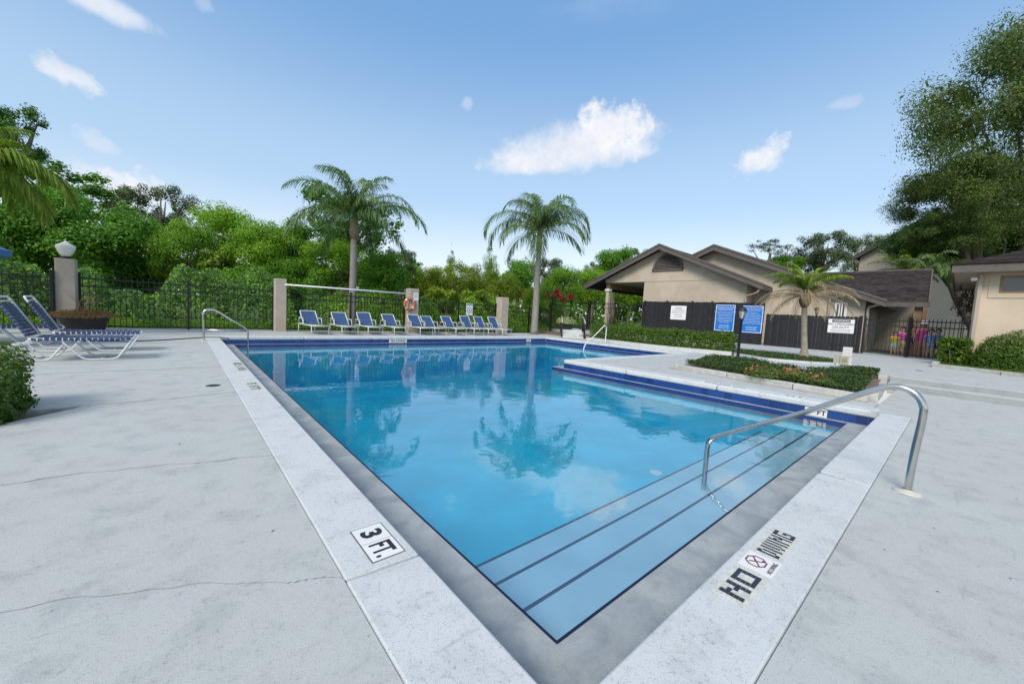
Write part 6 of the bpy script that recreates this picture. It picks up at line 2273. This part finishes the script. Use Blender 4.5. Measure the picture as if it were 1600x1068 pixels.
    for i in range(7):
        th = R(5 + 108 * i / 6)
        for q in range(14):
            a = 2 * math.pi * q / 14
            fr = math.sin(a) < -0.35
            th2 = min(th, R(62)) if fr else th
            vs.append(c_ + Vector((rr * math.sin(th2) * math.cos(a), rr * 1.1 * math.sin(th2) * math.sin(a), rr * 1.12 * math.cos(th2))))
    for i in range(6):
        for q in range(14):
            fs.append((i * 14 + q, i * 14 + (q + 1) % 14, (i + 1) * 14 + (q + 1) % 14, (i + 1) * 14 + q))
    fs.append(tuple(range(14)))
    mb.add(vs, fs, True)
    if hair[1] == 'long':
        mb.tube([(0, .045 * h, .95 * h), (0, .062 * h, .88 * h), (0, .062 * h, .80 * h), (0, .058 * h, .74 * h)], [.05 * h, .056 * h, .045 * h, .02 * h], 8)
    mb.build('hair', mh, t)
    for s in (-1, 1):
        MB().lathe([(0, -.006 * h), (.006 * h, 0), (0, .006 * h)], 8, (s * .022 * h, -.064 * h * hd, .932 * h)).build('eye', M_black, t)
        MB().lathe([(0, -.014 * h), (.010 * h, 0), (0, .014 * h)], 8, (s * .057 * h * hd, .0, .927 * h), .6, 1).build('ear', me.materials[0], t)
    MB().add([(-.008 * h, -.058 * h * hd, .912 * h), (.008 * h, -.058 * h * hd, .912 * h), (0, -.078 * h * hd, .914 * h), (0, -.060 * h * hd, .935 * h)], [(0, 1, 2), (0, 2, 3), (2, 1, 3)]).build('nose', me.materials[0], t)
    MB().box(-.014 * h, -.060 * h * hd, .897 * h, .014 * h, -.052 * h * hd, .902 * h).build('mouth', mat('lips', (0.35, 0.12, 0.10), 0.5), t)
    if hat is not None:
        MB().lathe([(.105 * h, -.012 * h), (.075 * h, .004 * h), (.070 * h, .055 * h), (.055 * h, .075 * h), (0, .08 * h)], 16, (0, 0, .962 * h)).build('sun_hat', hat, t)
    return t


def pos(px, X=24.7):
    q = onX(px, 540, X)
    return (X, q.y, Z_UP - 0.02)


S1, S2, S3 = (0.55, 0.33, 0.23), (0.50, 0.28, 0.18), (0.26, 0.12, 0.07)
Hbr = mat('hair_brown', (0.05, 0.028, 0.016), 0.6)
Hbk = mat('hair_dark', (0.018, 0.012, 0.010), 0.6)
Hbl = mat('hair_fair', (0.30, 0.19, 0.09), 0.6)
C_pink = mat('pink_cloth', (0.62, 0.05, 0.24), 0.7)
C_mag = mat('magenta_cloth', (0.60, 0.06, 0.38), 0.7, var=0.3, vscale=25)
C_yel = mat('yellow_cloth', (0.62, 0.38, 0.03), 0.7)
C_aqua = mat('aqua_print', (0.14, 0.48, 0.46), 0.7, col2=(0.5, 0.6, 0.5), vscale=22)
C_coral = mat('coral_cloth', (0.62, 0.17, 0.12), 0.7)
C_navy = mat('navy_cloth', (0.03, 0.05, 0.16), 0.7)
C_blue = mat('blue_shirt', (0.05, 0.13, 0.36), 0.7, col2=(0.35, 0.45, 0.60), vscale=14)
C_trunk = mat('striped_trunks', (0.05, 0.09, 0.22), 0.7, col2=(0.55, 0.58, 0.62), vscale=20)
C_flor = mat('floral_shorts', (0.55, 0.40, 0.12), 0.7, col2=(0.65, 0.6, 0.5), vscale=25)
W_ = math.pi
person('small child in yellow top and aqua print shorts at the gate', pos(1397, 24.35), 1.08, W_ + .2, S2, [('top', C_yel), ('shorts', C_aqua)], (Hbr, 'long'), child=True)
person('girl in magenta top and patterned shorts at the gate', pos(1408), 1.30, W_ - .1, S1, [('top', C_mag), ('shorts', C_flor)], (Hbr, 'long'), child=True, stride=.03)
person('dark haired woman in coral bikini top and navy shorts beside the gate post', pos(1419, 24.9), 1.52, W_ + .1, S3, [('band', C_coral), ('shorts', C_navy)], (Hbk, 'long'), stride=.05)
person('tall woman in pink swimsuit and white sun hat behind the fence', pos(1440, 24.6), 1.58, W_, S2, [('swimsuit', C_pink)], (Hbl, 'long'), hat=M_whitep, stride=.04)
person('girl in pink swimsuit close to the woman with the white hat', pos(1432.5, 24.95), 1.38, W_ + .15, S1, [('swimsuit', C_mag)], (Hbl, 'long'), child=True)
person('boy in blue shirt and striped trunks standing in front', pos(1453, 24.3), 1.28, W_ - .1, S1, [('top', C_blue), ('shorts', C_trunk)], (Hbr, 'short'), child=True)
person('boy in blue shirt with one elbow out, rightmost of the people', pos(1464, 24.7), 1.30, W_ - .2, S1, [('top', C_blue), ('shorts', C_navy)], (Hbr, 'short'), child=True, arm_out=-1)
